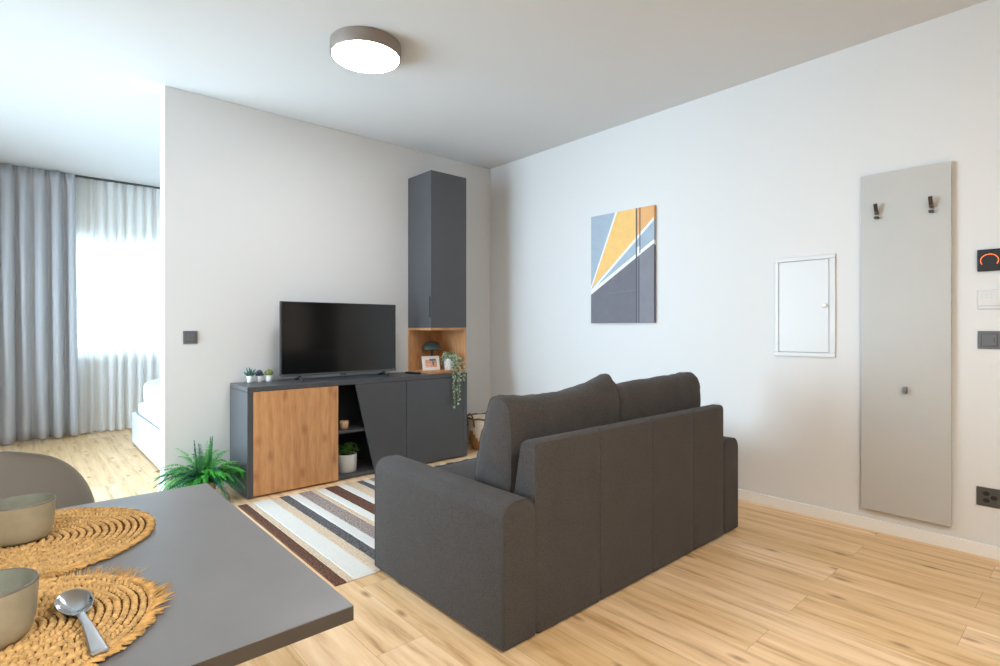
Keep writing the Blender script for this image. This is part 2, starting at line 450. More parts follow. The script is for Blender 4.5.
def window(name, axis, p, a0, a1, z0, z1, mull, label):
    w = thing(name, label, 'window', (p, (a0 + a1) / 2, z0) if axis == 'x' else ((a0 + a1) / 2, p, z0)); w['kind'] = 'structure'
    b = nb()
    def bb(a, c, y0, y1, t=.035):
        if axis == 'x': box(b, (p - t, a, y0), (p + t, c, y1), .004)
        else: box(b, (a, p - t, y0), (c, p + t, y1), .004)
    fw = .06
    bb(a0, a1, z0, z0 + fw); bb(a0, a1, z1 - fw, z1); bb(a0, a0 + fw, z0 + fw, z1 - fw); bb(a1 - fw, a1, z0 + fw, z1 - fw)
    for mm in mull: bb(mm - .045, mm + .045, z0 + fw, z1 - fw)
    obj('window_frame', b, 'wframe', w)
    b = nb()
    if axis == 'x': box(b, (p - .004, a0 + .05, z0 + .05), (p + .004, a1 - .05, z1 - .05))
    else: box(b, (a0 + .05, p - .004, z0 + .05), (a1 - .05, p + .004, z1 - .05))
    obj('window_pane', b, 'pane', w)
    return w
w1 = window('window_1', 'y', YW + .14, W1[0], W1[1], W1[2], W1[3], [.765, 1.75], 'wide bedroom window glowing behind the sheer curtain')
window('window_2', 'x', XL - .09, W2[0], W2[1], W2[2], W2[3], [3.8, 4.8], 'wide glazed window on the side wall')
rb = obj('roller_blind', bx((W1[0] + .02, YW + .06, 2.0), (W1[1] - .02, YW + .0625, W1[3] - .01)), 'blind', w1); rb['label'] = 'white roller blind drawn down over the window top'
obj_s = bx((W1[0] - .03, YW - .03, W1[2] - .03), (W1[1] + .03, YW + .1, W1[2]), .005)
struct('trim_1', obj_s, 'wframe', 'white inner window sill behind the sheer curtain', cat='sill')

# skirting boards
struct('baseboard_right', bx((XR - .013, .22, 0), (XR, YB, .062), .003), 'base', 'white skirting along the coat panel wall', cat='skirting')
b = nb(); box(b, (XP, YB - .013, 0), (XR - .014, YB, .062), .003); box(b, (XP - .013, YB - .013, 0), (XP, YP + .013, .062), .003)
struct('baseboard_back', b, 'base', 'white skirting around the partition wall', cat='skirting')

# entrance door on the right wall, just past the picture edge (the television mirrors it)
d = thing('door_1', 'dark entrance door beside the light switches', 'door', (XR, -.28, 0)); d['kind'] = 'structure'
obj('door_leaf', bx((XR - .03, -.76, .005), (XR - .002, .15, 2.1), .003), 'doorwood', d)
b = nb(); box(b, (XR - .04, -.83, 0), (XR - .001, -.765, 2.17), .003); box(b, (XR - .04, .155, 0), (XR - .001, .215, 2.17), .003); box(b, (XR - .04, -.765, 2.105), (XR - .001, .155, 2.17), .003)
obj('door_frame', b, 'doorwood', d)
b = nb(); tube(b, [(XR - .031, -.68, 1.02), (XR - .075, -.68, 1.02), (XR - .08, -.66, 1.02), (XR - .08, -.56, 1.02)], .009)
obj('door_handle', b, 'steel', d)

# ------------------------------------------------------------------ SOFA
sofa = thing('sofa', 'charcoal two-seater fabric sofa with its back to the table', 'sofa', (2.08, 1.78, 0))
SX0, SX1, SY0, SY1 = 1.212, 2.95, 1.352, 2.236
def arm(x0, x1):
    """slab arm with softly rounded top, swept along Y"""
    prof = []
    zt, zb, r = .505, .0092, .058
    prof += [(x0 + .004, zb), (x0, zb + .004)]
    for k in range(9):
        a = PI - k * PI / 16; prof.append((x0 + r + r * math.cos(a), zt - r + r * math.sin(a)))
    for k in range(9):
        a = PI / 2 - k * PI / 16; prof.append((x1 - r + r * math.cos(a), zt - r + r * math.sin(a)))
    prof += [(x1, zb + .004), (x1 - .004, zb)]
    cx, cz = (x0 + x1) / 2, (zt + zb) / 2
    b = nb(); rings = []
    R_ = .014
    stations = []
    for k in range(5):
        a = k / 4 * PI / 2; stations.append((SY0 + R_ * (1 - math.sin(a)), R_ * (1 - math.cos(a))))
    stations = [(SY0 + R_ * (1 - math.sin(PI / 2 * (4 - k) / 4)), R_ * (1 - math.cos(PI / 2 * (4 - k) / 4))) for k in range(5)]
    mids = [(SY0 + .014 + (SY1 - SY0 - .028) * t / 6, 0) for t in range(1, 6)]
    ends = [(SY0 + SY1 - y, i) for (y, i) in stations[::-1]]
    for (y, ins) in stations + mids + ends:
        ring = []
        for (px, pz) in prof:
            dx, dz = px - cx, pz - cz
            hx, hz = (x1 - x0) / 2, (zt - zb) / 2
            ring.append(b.verts.new((cx + dx * (hx - ins) / hx, y, cz + dz * (hz - ins) / hz)))
        rings.append(ring)
    n = len(prof)
    for A, B in zip(rings[:-1], rings[1:]):
        for i in range(n):
            b.faces.new([A[i], A[(i + 1) % n], B[(i + 1) % n], B[i]])
    b.faces.new(rings[0]); b.faces.new(rings[-1][::-1])
    ps = []
    for y, ins in ((SY0 + .001, .006), (SY1 - .001, .006)):
        p = nb(); ps.append(p)
        tube(p, [(cx + (px - cx) * ((x1 - x0) / 2 - ins + .004) / ((x1 - x0) / 2), y + (.004 if y < 2 else -.004), cz + (pz - cz) * ((zt - zb) / 2 - ins + .004) / ((zt - zb) / 2)) for (px, pz) in prof], .0032, 6, closed=True)
    return b, ps
for (x0, x1) in ((SX0, 1.372), (2.792, SX1)):
    b, p = arm(x0, x1)
    a_ = obj('armrest', b, 'sofa', sofa, smooth=50)
    for q in p: obj('piping', q, 'sofa_pipe', a_)
# backrest: side profile lofted along X with shallow vertical seams
seams = [1.739, 2.111, 2.47]
def back_profile(t):
    P_ = [(SY0 + .002, .0092), (SY0, .012)]
    P_ += [(SY0, .012 + (.676 - .012) * k / 6) for k in range(1, 7)]
    P_ += [(SY0 + .004, .688), (SY0 + .014, .694), (SY0 + .055, .694), (SY0 + .068, .69), (SY0 + .074, .678)]
    P_ += [(1.478, .507), (1.50, .42), (1.52, .20), (1.52, .0092)]
    return P_
xs = []
BX0, BX1 = 1.374, 2.79
xs_raw = sorted([BX0, BX0 + .006, BX0 + .018, BX1 - .018, BX1 - .006, BX1] + [s + dx for s in seams for dx in (-.012, -.004, 0, .004, .012)] + [BX0 + .1 * k for k in range(1, 14)])
b = nb(); rings = []
for x in xs_raw:
    g = 0
    for s in seams:
        dd = abs(x - s)
        g = max(g, .008 if dd < .001 else (.0022 if dd < .005 else 0))
    e = min(x - BX0, BX1 - x); ins = max(0, .012 - e) * .8 if e < .012 else 0
    ring = []
    for k, (y, z) in enumerate(back_profile(0)):
        yy, zz = y, z
        if k <= 10: yy += g
        yc, zc = 1.43, .36
        if ins:
            yy += ins * (1 if yy < yc else -1); zz += ins * (1 if zz < zc else -1)
        # gentle puff between the seams
        ring.append(b.verts.new((x, yy, zz)))
    rings.append(ring)
n = len(rings[0])
for A, B in zip(rings[:-1], rings[1:]):
    for i in range(n): b.faces.new([A[i], A[(i + 1) % n], B[(i + 1) % n], B[i]])
b.faces.new(rings[0]); b.faces.new(rings[-1][::-1])
obj('backrest', b, 'sofa', sofa, smooth=35)
obj('seat_base', bx((1.374, 1.50, .05), (2.79, 2.175, .27), .02, 3), 'sofa', sofa, smooth=45)

def cushion(c, size, seed, expo=7.0, bulge=.16, sag=.0, wr=.007, lean=0.0, corner=0.0, cuts=16, axis='y', peaks=(0, 0)):
    cx, cy, cz = c; w, dp, h = size
    b = nb(); bmesh.ops.create_cube(b, size=2.0)
    bmesh.ops.subdivide_edges(b, edges=b.edges[:], cuts=cuts, use_grid_fill=True)
    def f(p):
        x, y, z = p
        s = max(abs(x), abs(y), abs(z)); L_ = (abs(x) ** expo + abs(y) ** expo + abs(z) ** expo) ** (1 / expo)
        q = Vector((x, y, z)) * (s / L_)
        if axis == 'y':
            q.y *= 1 + bulge * (1 - q.x ** 2) * (1 - q.z ** 2)
            top = max(0, q.z)
            q.z += -sag * (1 - q.x ** 2) * top + (peaks[0] * max(0, -q.x) ** 3 + peaks[1] * max(0, q.x) ** 3) * top
            q.y *= 1 - .12 * top
        else:
            q.z *= 1 + bulge * (1 - q.x ** 2) * (1 - q.y ** 2)
        P_ = Vector((q.x * w / 2, q.y * dp / 2, q.z * h / 2))
        nn = noise.noise(Vector((P_.x * 9 + seed, P_.y * 14, P_.z * 16 + seed * 3))) + .6 * noise.noise(Vector((P_.x * 24 + seed, P_.y * 24, P_.z * 34)))
        nrm = Vector((q.x ** 3, q.y ** 3 * 2, q.z ** 3)); nrm.normalize()
        P_ += nrm * nn * wr
        P_.y -= lean * (P_.z + h / 2)
        return Vector((cx, cy, cz)) + P_
    co = {v: v.co.copy() for v in b.verts}
    for v in b.verts: v.co = f(co[v])
    for fc in b.faces: fc.smooth = True
    ps = []; N = 14
    t = [(-1 + 2 * k / N) for k in range(N)]
    for s in (-1, 1):
        if axis == 'y': loop = [(k, s, -1) for k in t] + [(1, s, k) for k in t] + [(-k, s, 1) for k in t] + [(-1, s, -k) for k in t]
        else: loop = [(k, -1, s) for k in t] + [(1, k, s) for k in t] + [(-k, 1, s) for k in t] + [(-1, -k, s) for k in t]
        p = nb(); ps.append(p)
        tube(p, [f(q) for q in loop], .0042, 6, closed=True)
    return b, ps
for x0, x1, sd, zt in ((1.378, 2.079, 1, .44), (2.085, 2.786, 2, .44)):
    b, p = cushion(((x0 + x1) / 2, 1.835, .355), (x1 - x0, .70, .16), sd, expo=9, bulge=.14, wr=.003, axis='z')
    s_ = obj('seat_cushion', b, 'sofa', sofa); [obj('piping', q, 'sofa_pipe', s_) for q in p]
def closed_spline(P_, n):
    out = []; m = len(P_)
    for i in range(m):
        p0, p1, p2, p3 = (Vector(P_[(i + k) % m]) for k in (-1, 0, 1, 2))
        for k in range(n):
            t = k / n
            out.append(.5 * ((2 * p1) + (p2 - p0) * t + (2 * p0 - 5 * p1 + 4 * p2 - p3) * t * t + (3 * p1 - p0 - 3 * p2 + p3) * t ** 3))
    return out
SEC = closed_spline([(1.53, .428), (1.507, .47), (1.499, .60), (1.503, .73), (1.513, .80), (1.538, .836), (1.58, .846), (1.625, .826), (1.655, .74), (1.69, .62), (1.722, .50), (1.712, .445), (1.66, .428), (1.58, .424)], 4)
def back_cushion(x0, x1, ztop, seed):
    """fabric wrapped over the top, flat side panels with a seam; ztop(u) lifts or sags the upper edge"""
    b = nb(); NU = 30; rings = []; seam_l = None; seam_r = None
    cy, cz = 1.60, .63
    us = [0, .004, .012, .03] + [.03 + .94 * k / NU for k in range(1, NU)] + [.97, .988, .996, 1]
    def pt(u, p, shrink):
        m = 4 * u * (1 - u); x = x0 + (x1 - x0) * u
        dy, dz = p.x - cy, p.y - cz
        k = 1 + .10 * m ** .6 - shrink
        y = cy + dy * k; z = cz + dz * (1 - shrink) + (ztop(u) * max(0, dz / .215) ** 1.6)
        w_ = noise.noise(Vector((x * 8 + seed, y * 12, z * 10))) * .006 + noise.noise(Vector((x * 26 + seed, y * 20, z * 30))) * .0035 * (1 + 1.6 * (1 - m))
        q = Vector((0, dy, dz)).normalized() * w_
        bulge = 0
        return Vector((x, min(y + q.y, 99), max(.428, z + q.z)))
    def sh(u):
        e = min(u, 1 - u) / .03
        return .07 * (1 - min(1, e)) ** 2
    for u in us: rings.append([b.verts.new(pt(u, p, sh(u))) for p in SEC])
    n = len(SEC)
    for A, B in zip(rings[:-1], rings[1:]):
        for i in range(n):
            f = b.faces.new([A[i], A[(i + 1) % n], B[(i + 1) % n], B[i]]); f.smooth = True
    # puffed side panels
    for rg, sx, u in ((rings[0], -1, 0), (rings[-1], 1, 1)):
        prev = rg; c0 = sum((v.co for v in rg), Vector()) / n
        for k in (.75, .45, .2):
            cur = [b.verts.new(c0 + (v.co - c0) * k + Vector((sx * .022 * (1 - k * k), 0, 0)) + Vector((sx * .004 * noise.noise(Vector((v.co.y * 30 * k, v.co.z * 26 * k, seed))), 0, 0))) for v in rg]
            for i in range(n):
                f = b.faces.new([prev[i], prev[(i + 1) % n], cur[(i + 1) % n], cur[i]]); f.smooth = True
            prev = cur
        b.faces.new(prev).smooth = True
    ps = []
    for u in (.006, .994):
        p = nb(); tube(p, [pt(u, q, sh(u) - .012) for q in SEC], .0032, 6, closed=True); ps.append(p)
    return b, ps
for x0, x1, zt_, sd in ((1.383, 2.072, lambda u: -.008 - .012 * math.sin(PI * u) + .052 * max(0, (u - .45) / .55) ** 1.5 - (.02 if u > .985 else 0), 3.0),
                        (2.085, 2.815, lambda u: -.012 - .004 * math.sin(PI * u) + .022 * u, 8.0)):
    b, ps = back_cushion(x0, x1, zt_, sd)
    s_ = obj('back_cushion', b, 'sofa', sofa); [obj('piping', q, 'sofa_pipe', s_) for q in ps]
for fx in (1.27, 2.89):
    for fy in (1.42, 2.14):
        b = nb(); lathe(b, [(0, 0), (.02, 0), (.024, .009), (0, .009)], (fx, fy, 0), 16); obj('foot', b, 'black', sofa)

# ------------------------------------------------------------------ SIDEBOARD
SB0, SB1, SF, ST = 1.083, 2.868, 3.662, .721
sb = thing('sideboard', 'long anthracite sideboard with one oak door and a slanted door under the television', 'sideboard', ((SB0 + SB1) / 2, (SF + YB) / 2, 0))
obj('top_panel', bx((SB0, SF, .690), (SB1, YB - .014, ST), .0015), 'anth', sb)
obj('side_panel', bx((SB0, SF, 0.004), (SB0 + .036, YB - .014, .6875), .0015), 'anth', sb)
obj('side_panel', bx((SB1 - .038, SF, 0.004), (SB1, YB - .014, .6875), .0015), 'anth', sb)
obj('bottom_panel', bx((SB0 + .037, SF + .02, .008), (SB1 - .039, YB - .03, .034), .001), 'anth', sb)
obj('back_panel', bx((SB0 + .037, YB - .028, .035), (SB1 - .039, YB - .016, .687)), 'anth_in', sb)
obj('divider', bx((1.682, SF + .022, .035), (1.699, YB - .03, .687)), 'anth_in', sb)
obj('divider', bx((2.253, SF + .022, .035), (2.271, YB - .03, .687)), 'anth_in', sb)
obj('shelf', bx((1.70, SF + .03, .335), (2.252, YB - .03, .353), .001), 'anth', sb)
w_ = obj('door', bx((SB0 + .0375, SF - .001, .012), (1.6985, SF + .018, .687), .0012), 'oak', sb); w_['label'] = 'oak door'
b = nb(); prism(b, [(1.834, SF - .001, .687), (1.993, SF - .001, .012), (2.2625, SF - .001, .012), (2.2625, SF - .001, .687)], (0, .019, 0))
bmesh.ops.bevel(b, geom=b.edges[:], offset=.0012, segments=2, affect='EDGES')
w_ = obj('door', b, 'anth', sb); w_['label'] = 'grey door with slanted edge'
w_ = obj('door', bx((2.2655, SF - .001, .012), (SB1 - .0395, SF + .018, .687), .0012), 'anth', sb); w_['label'] = 'plain grey door'

# ------------------------------------------------------------------ UPPER CABINET with open oak niche
UX0, UX1, UF = 2.527, 2.896, 3.709
uc = thing('wall_cabinet', 'tall anthracite cupboard standing over an open oak niche in the corner', 'cabinet', ((UX0 + UX1) / 2, (UF + YB) / 2, ST))
b = nb(); box(b, (UX0, UF + .021, 1.104), (UX1, YB - .001, 2.406), .0012)
obj('carcass', b, 'anth', uc)
dr = obj('door', bx((UX0, UF, 1.104), (UX1, UF + .0195, 2.406), .0012), 'anth', uc)
obj('handle_slot', bx((UX0 - .0012, UF + .008, 1.19), (UX0 + .01, UF + .0205, 1.365), .001), 'gap', dr)
obj('niche_top', bx((UX0, UF, 1.083), (UX1, YB - .001, 1.1035), .001), 'oakx', uc)
obj('niche_base', bx((UX0, UF, ST + .0005), (UX1, YB - .001, ST + .02), .001), 'oakx', uc)
obj('niche_back', bx((UX0, YB - .017, ST + .0205), (UX1 - .0185, YB - .001, 1.0825)), 'oak', uc)
obj('niche_side', bx((UX1 - .018, UF, ST + .0205), (UX1, YB - .001, 1.0825), .001), 'oak', uc)
NB = ST + .02

# ------------------------------------------------------------------ TELEVISION
tv = thing('television', 'flat black television on the sideboard', 'television', (1.82, 3.85, ST))
TX0, TX1, TZ0, TZ1 = 1.362, 2.281, .757, 1.291
obj('casing', bx((TX0, 3.852, TZ0), (TX1, 3.885, TZ1), .004), 'black', tv)
obj('rear_housing', bx((TX0 + .14, 3.8852, TZ0 + .03), (TX1 - .14, 3.915, TZ0 + .33), .012), 'black', tv)
obj('screen', bx((TX0 + .006, 3.849, TZ0 + .018), (TX1 - .006, 3.853, TZ1 - .006)), 'screen', tv)
obj('bezel', bx((TX0, 3.846, TZ0), (TX1, 3.8518, TZ0 + .016), .002), 'silver', tv)
obj('logo_tab', bx((1.80, 3.845, TZ0 - .008), (1.85, 3.853, TZ0 + .001), .002), 'silver', tv)
for fx in (1.50, 2.18):
    b = nb()
    tube(b, [(fx, 3.868, TZ0 + .012), (fx, 3.865, ST + .02), (fx - .005, 3.79, ST + .006)], [.011, .010, .007], 8)
    tube(b, [(fx, 3.868, TZ0 + .012), (fx, 3.871, ST + .02), (fx - .005, 3.95, ST + .006)], [.011, .010, .007], 8)
    for v in b.verts: v.co.z = max(v.co.z, ST + .0003)
    obj('foot', b, 'black', tv)

# remote control
rm = thing('remote_control', 'slim black remote control lying right of the television', 'remote', (2.44, 3.83, ST))
RM = Matrix.Translation((2.435, 3.84, ST)) @ Matrix.Rotation(math.radians(-78), 4, 'Z')
b = nb(); box(b, (-.075, -.02, .0004), (.075, .02, .016), .006, 3, RM); obj('body', b, 'black', rm)
b = nb()
for i in range(6):
    for j in range(3): lathe(b, [(.004, 0), (.004, .0025), (0, .003)], (-.05 + i * .018, -.011 + j * .011, .0155), 8, RM)
obj('buttons', b, 'dgrey', rm)

# ------------------------------------------------------------------ plants
def leaf(bm, p, d, up, L_, W, mi=0, fold=.15, n=3):
    """small pointed leaf with a folded midrib"""
    d = Vector(d).normalized(); s = d.cross(Vector(up))
    if s.length < 1e-4: s = d.cross(Vector((1, 0, 0)))
    s.normalize(); u = s.cross(d)
    p = Vector(p); prev = None
    for k in range(n + 1):
        t = k / n
        w = W * math.sin(PI * (0.12 + .88 * t)) ** .8 if k < n else 0.0005
        c = p + d * (L_ * t) - u * (L_ * .18 * t * t)
        cur = [bm.verts.new(c + s * w * .5 + u * w * fold), bm.verts.new(c), bm.verts.new(c - s * w * .5 + u * w * fold)]
        if prev:
            for a in (0, 1):
                f = bm.faces.new([prev[a], prev[a + 1], cur[a + 1], cur[a]]); f.smooth = True; f.material_index = mi
        prev = cur

def round_leaf(bm, p, nrm, r, mi=0, droop=None):
    nrm = Vector(nrm).normalized(); a = nrm.orthogonal().normalized(); c = nrm.cross(a)
    p = Vector(p); ctr = bm.verts.new(p - nrm * r * .15)
    ring = [bm.verts.new(p + (a * math.cos(k * PI / 3) * r * 1.15 + c * math.sin(k * PI / 3) * r * .8)) for k in range(6)]
    for k in range(6):
        f = bm.faces.new([ctr, ring[k], ring[(k + 1) % 6]]); f.smooth = True; f.material_index = mi

def pot(bm, c, r0, r1, h, th=.006, n=32):
    lathe(bm, [(0, 0), (r0 - .003, 0), (r0, .004), (r1, h - .004), (r1 - th * .3, h), (r1 - th, h - .002), (r0 - th, .02), (0, .02)], c, n)
def soil(c, r, z, name, parent):
    b = nb(); lathe(b, [(r, -.012), (r, 0), (r * .5, .004), (0, .005)], (c[0], c[1], z), 24); return obj(name, b, 'soil', parent)

# fern on the floor beside the sideboard
fp = (.862, 3.80, 0)
fn = thing('potted_fern', 'feathery green fern in a low clay pot on the floor beside the sideboard', 'plant', fp)
b = nb(); pot(b, fp, .055, .075, .135, .006); obj('pot', b, 'terra', fn); soil(fp, .066, .122, 'soil', fn)
b = nb(); rnd = random.Random(5)
NF = 110
for i in range(NF):
    az = 2 * PI * (i * .618034) + rnd.uniform(-.2, .2)
    el = rnd.uniform(.62, 1.38); L_ = rnd.uniform(.2, .31)
    if i % 12 == 0: el = 1.5; L_ = rnd.uniform(.2, .29)
    pos = Vector((fp[0] + .03 * math.cos(az), fp[1] + .03 * math.sin(az), .125)); dirv = Vector((math.cos(az) * math.cos(el), math.sin(az) * math.cos(el), math.sin(el)))
    if pos.y + dirv.y * L_ > YB - .05: dirv.y = min(dirv.y, .25)
    pts = [pos.copy()]; N = 18
    bend = rnd.uniform(.08, .17) if el < 1.4 else .02
    for k in range(N):
        dirv.z -= bend; dirv.normalize(); pos = pos + dirv * (L_ / N)
        pos.z = max(pos.z, .012); pos.y = min(pos.y, YB - .02)
        if pos.y > SF - .03 and pos.x > SB0 - .02: pos.x = SB0 - .02
        pts.append(pos.copy())
    mi = 0 if rnd.random() < .62 else 1
    tube(b, pts, [.0016 * (1 - .7 * k / N) for k in range(N + 1)], 4, mi=mi)
    for k in range(2, N + 1):
        t = (pts[k] - pts[k - 1])
        if t.length < 1e-6: continue
        t.normalize(); side = t.cross(Vector((0, 0, 1)))
        if side.length < .01: side = Vector((1, 0, 0))
        side.normalize()
        ll = .024 * math.sin(PI * (.15 + .8 * k / N)) + .006
        for sgn in (-1, 1):
            for off in (0, .33, .66):
                pp = pts[k - 1].lerp(pts[k], off)
                leaf(b, pp, t * rnd.uniform(.5, 1.0) + side * sgn + Vector((0, 0, rnd.uniform(-.5, .35))), (0, 0, 1), ll * rnd.uniform(.8, 1.2), .0056, mi, n=2)
for v in b.verts:
    v.co.y = min(v.co.y, YB - .016); v.co.z = max(v.co.z, .006)
    if v.co.y > SF - .004 and v.co.x > SB0 - .004: v.co.x = SB0 - .004
o = obj('fronds', b, ['fern', 'fernd'], fn); o['kind'] = 'stuff'

# trailing plant in the niche
tp = (2.752, 3.765, NB)
tr = thing('trailing_plant', 'trailing grey-green plant in a speckled white pot spilling over the niche edge', 'plant', tp)
b = nb(); pot(b, tp, .036, .047, .098, .005); obj('pot', b, 'speck', tr); soil(tp, .041, NB + .088, 'soil', tr)
b = nb(); rnd = random.Random(11)
def strand(pts, dens=1.0, lr=.0105):
    P_ = []
    for a, c in zip(pts[:-1], pts[1:]):
        for k in range(6): P_.append(Vector(a).lerp(Vector(c), k / 6))
    P_.append(Vector(pts[-1])); 
    for it in range(2): P_ = [P_[0]] + [(P_[i - 1] + P_[i] * 2 + P_[i + 1]) / 4 for i in range(1, len(P_) - 1)] + [P_[-1]]
    tube(b, P_, .0012, 4)
    for i in range(1, len(P_)):
        for k in range(max(1, round(3 * dens))):
            q = P_[i - 1].lerp(P_[i], rnd.random()) + Vector((rnd.uniform(-1, 1), rnd.uniform(-.8, .6), rnd.uniform(-1, 1))) * .011
            q.y = min(q.y, SF - .006) if (q.z < ST + .01) else q.y
            round_leaf(b, q, (rnd.uniform(-.6, .4), -1 + rnd.uniform(-.3, .6), rnd.uniform(-.1, .9)), lr * rnd.uniform(.55, 1.15), 0 if rnd.random() < .5 else 1)
rimz = NB + .1
for (dx, end, yy, z0) in ((-.03, -.05, 3.634, .47), (-.012, -.04, 3.634, .42), (.02, -.005, 3.635, .46), (.03, .01, 3.637, .53), (.05, .06, 3.64, .66)):
    ex = tp[0] + end
    strand([(tp[0] + dx * .5, tp[1], rimz), (tp[0] + dx, tp[1] - .045, rimz + .02), (ex, yy, rimz - .03), (ex + rnd.uniform(-.01, .01), yy, ST - .02), (ex + rnd.uniform(-.01, .01), yy, (ST + z0) / 2), (ex + rnd.uniform(-.012, .012), yy, z0)], .75)
for k in range(24):
    az = rnd.uniform(-1.3, 3.5); rr = rnd.uniform(.035, .085)
    ex, ey = tp[0] + rr * math.cos(az), tp[1] + rr * math.sin(az) * .8
    ex = min(ex, UX1 - .03 if ey > UF else UX1 + .02)
    strand([(tp[0], tp[1], rimz - .01), (tp[0] + rr * .5 * math.cos(az), tp[1] + rr * .35 * math.sin(az), rimz + rnd.uniform(.02, .06)), (ex, ey, rimz + rnd.uniform(-.06, .035))], .45)
for v in b.verts:
    if v.co.y > UF: v.co.x = min(v.co.x, UX1 - .021)
    if v.co.y > UF - .004: v.co.z = max(v.co.z, NB + .002)
o = obj('foliage', b, ['ivy', 'ivyd'], tr); o['kind'] = 'stuff'

# herb in the sideboard compartment
hp = (1.822, 3.78, .0345)
hb = thing('potted_herb', 'small leafy green herb in a pale grey pot in the sideboard compartment', 'plant', hp)
b = nb(); lathe(b, [(0, 0), (.066, 0), (.069, .004), (.071, .128), (.069, .131), (.064, .129), (.062, .02), (0, .02)], hp, 40); obj('pot', b, 'greypot', hb); soil(hp, .061, .158, 'soil', hb)
b = nb(); rnd = random.Random(3)
for k in range(46):
    az = rnd.uniform(0, 2 * PI); rr = rnd.uniform(0, .05); hh = rnd.uniform(.03, .085)
    p0 = Vector((hp[0] + rr * .7 * math.cos(az), hp[1] + rr * .7 * math.sin(az), .156)); p1 = p0 + Vector((math.cos(az) * rr * .9, math.sin(az) * rr * .9, hh))
    tube(b, [p0, (p0 + p1) / 2 + Vector((0, 0, .008)), p1], .0013, 4)
    for q in range(4):
        a2 = rnd.uniform(0, 2 * PI); leaf(b, p1 - Vector((0, 0, rnd.uniform(0, .025))), (math.cos(a2), math.sin(a2), rnd.uniform(-.1, .7)), (0, 0, 1), rnd.uniform(.018, .03), .014, n=3)
o = obj('leaves', b, 'herb', hb); o['kind'] = 'stuff'

# three small succulents on the sideboard
SUC = (1.197, 1.262, 1.325)
def small_pot(name, label, c, r, h):
    t = thing(name, label, 'plant', c, 'small succulents on the sideboard')
    b = nb(); pot(b, c, r * .9, r, h, .004, 28); obj('pot', b, 'white', t); soil(c, r - .005, c[2] + h - .006, 'soil', t); return t
c = (SUC[0], 3.985, ST); t = small_pot('potted_succulent', 'spiky blue-green succulent in a white pot at the sideboard end', c, .0225, .046)
b = nb()
for k in range(22):
    az = k * 2.399963; el = .35 + 1.05 * (k / 22); L_ = .036 + .012 * (k % 3)
    d_ = Vector((math.cos(az) * math.cos(el), math.sin(az) * math.cos(el), math.sin(el))); p0 = Vector((c[0], c[1], c[2] + .041)) + d_ * .003
    tube(b, [p0, p0 + d_ * L_ * .45 + Vector((0, 0, .002)), p0 + d_ * L_ * .8 + Vector((0, 0, .006)), p0 + d_ * L_ + Vector((0, 0, .01))], [.0045, .005, .003, .0005], 6)
obj('leaves', b, 'aloe', t)
c = (SUC[1], 3.99, ST); t = small_pot('potted_succulent', 'dark purple rosette succulent in the middle white pot', c, .0215, .044)
b = nb()
for k in range(34):
    az = k * 2.399963; f_ = k / 34; el = .1 + 1.35 * f_; L_ = .033 * (1 - .45 * f_)
    d_ = Vector((math.cos(az) * math.cos(el), math.sin(az) * math.cos(el), math.sin(el))); p0 = Vector((c[0], c[1], c[2] + .042 + .02 * f_))
    tube(b, [p0, p0 + d_ * L_ * .5, p0 + d_ * L_ * .85 + Vector((0, 0, .003)), p0 + d_ * L_ + Vector((0, 0, .007))], [.004, .008, .007, .001], 6, flat=.45)
obj('leaves', b, 'echev', t)
c = (SUC[2], 3.985, ST); t = small_pot('potted_succulent', 'round olive-green cactus in a white pot nearest the television', c, .0255, .044)
b = nb(); N = 48
prof = [(0, -.004)] + [(.0285 * math.sin(a), .018 - .021 * math.cos(a)) for a in [PI * k / 12 for k in range(1, 12)]] + [(0, .0385)]
lathe(b, prof, (c[0], c[1], c[2] + .043), N)
for v in b.verts:
    a = math.atan2(v.co.y - c[1], v.co.x - c[0]); k = 1 + .09 * math.cos(a * 12)
    v.co.x = c[0] + (v.co.x - c[0]) * k; v.co.y = c[1] + (v.co.y - c[1]) * k
rnd = random.Random(9)
for k in range(90):
    a = rnd.uniform(0, 2 * PI); e = rnd.uniform(-.1, 1.5); p0 = Vector((c[0], c[1], c[2] + .061)) + Vector((math.cos(a) * math.cos(e) * .027, math.sin(a) * math.cos(e) * .027, math.sin(e) * .020)); d_ = Vector((math.cos(a) * math.cos(e), math.sin(a) * math.cos(e), math.sin(e)))
    tube(b, [p0, p0 + d_ * .006], [.0012, .0003], 4)
obj('body', b, 'moss', t)

# candle cup on the inner shelf
cp = (1.800, 3.78, .3535)
cu = thing('candle_cup', 'small pale wood candle cup on the sideboard inner shelf', 'candle', cp)
b = nb(); lathe(b, [(0, 0), (.027, 0), (.03, .004), (.034, .056), (.032, .058), (.029, .05), (.026, .02), (0, .02)], cp, 28); obj('cup', b, 'cup', cu)
b = nb(); lathe(b, [(.027, .021), (.0285, .046), (.012, .049), (0, .048)], cp, 24); obj('wax', b, 'wax', cu)
b = nb(); tube(b, [(cp[0], cp[1], cp[2] + .046), (cp[0], cp[1], cp[2] + .062), (cp[0] + .003, cp[1], cp[2] + .068)], .0014, 6); obj('wick', b, 'black', cu)

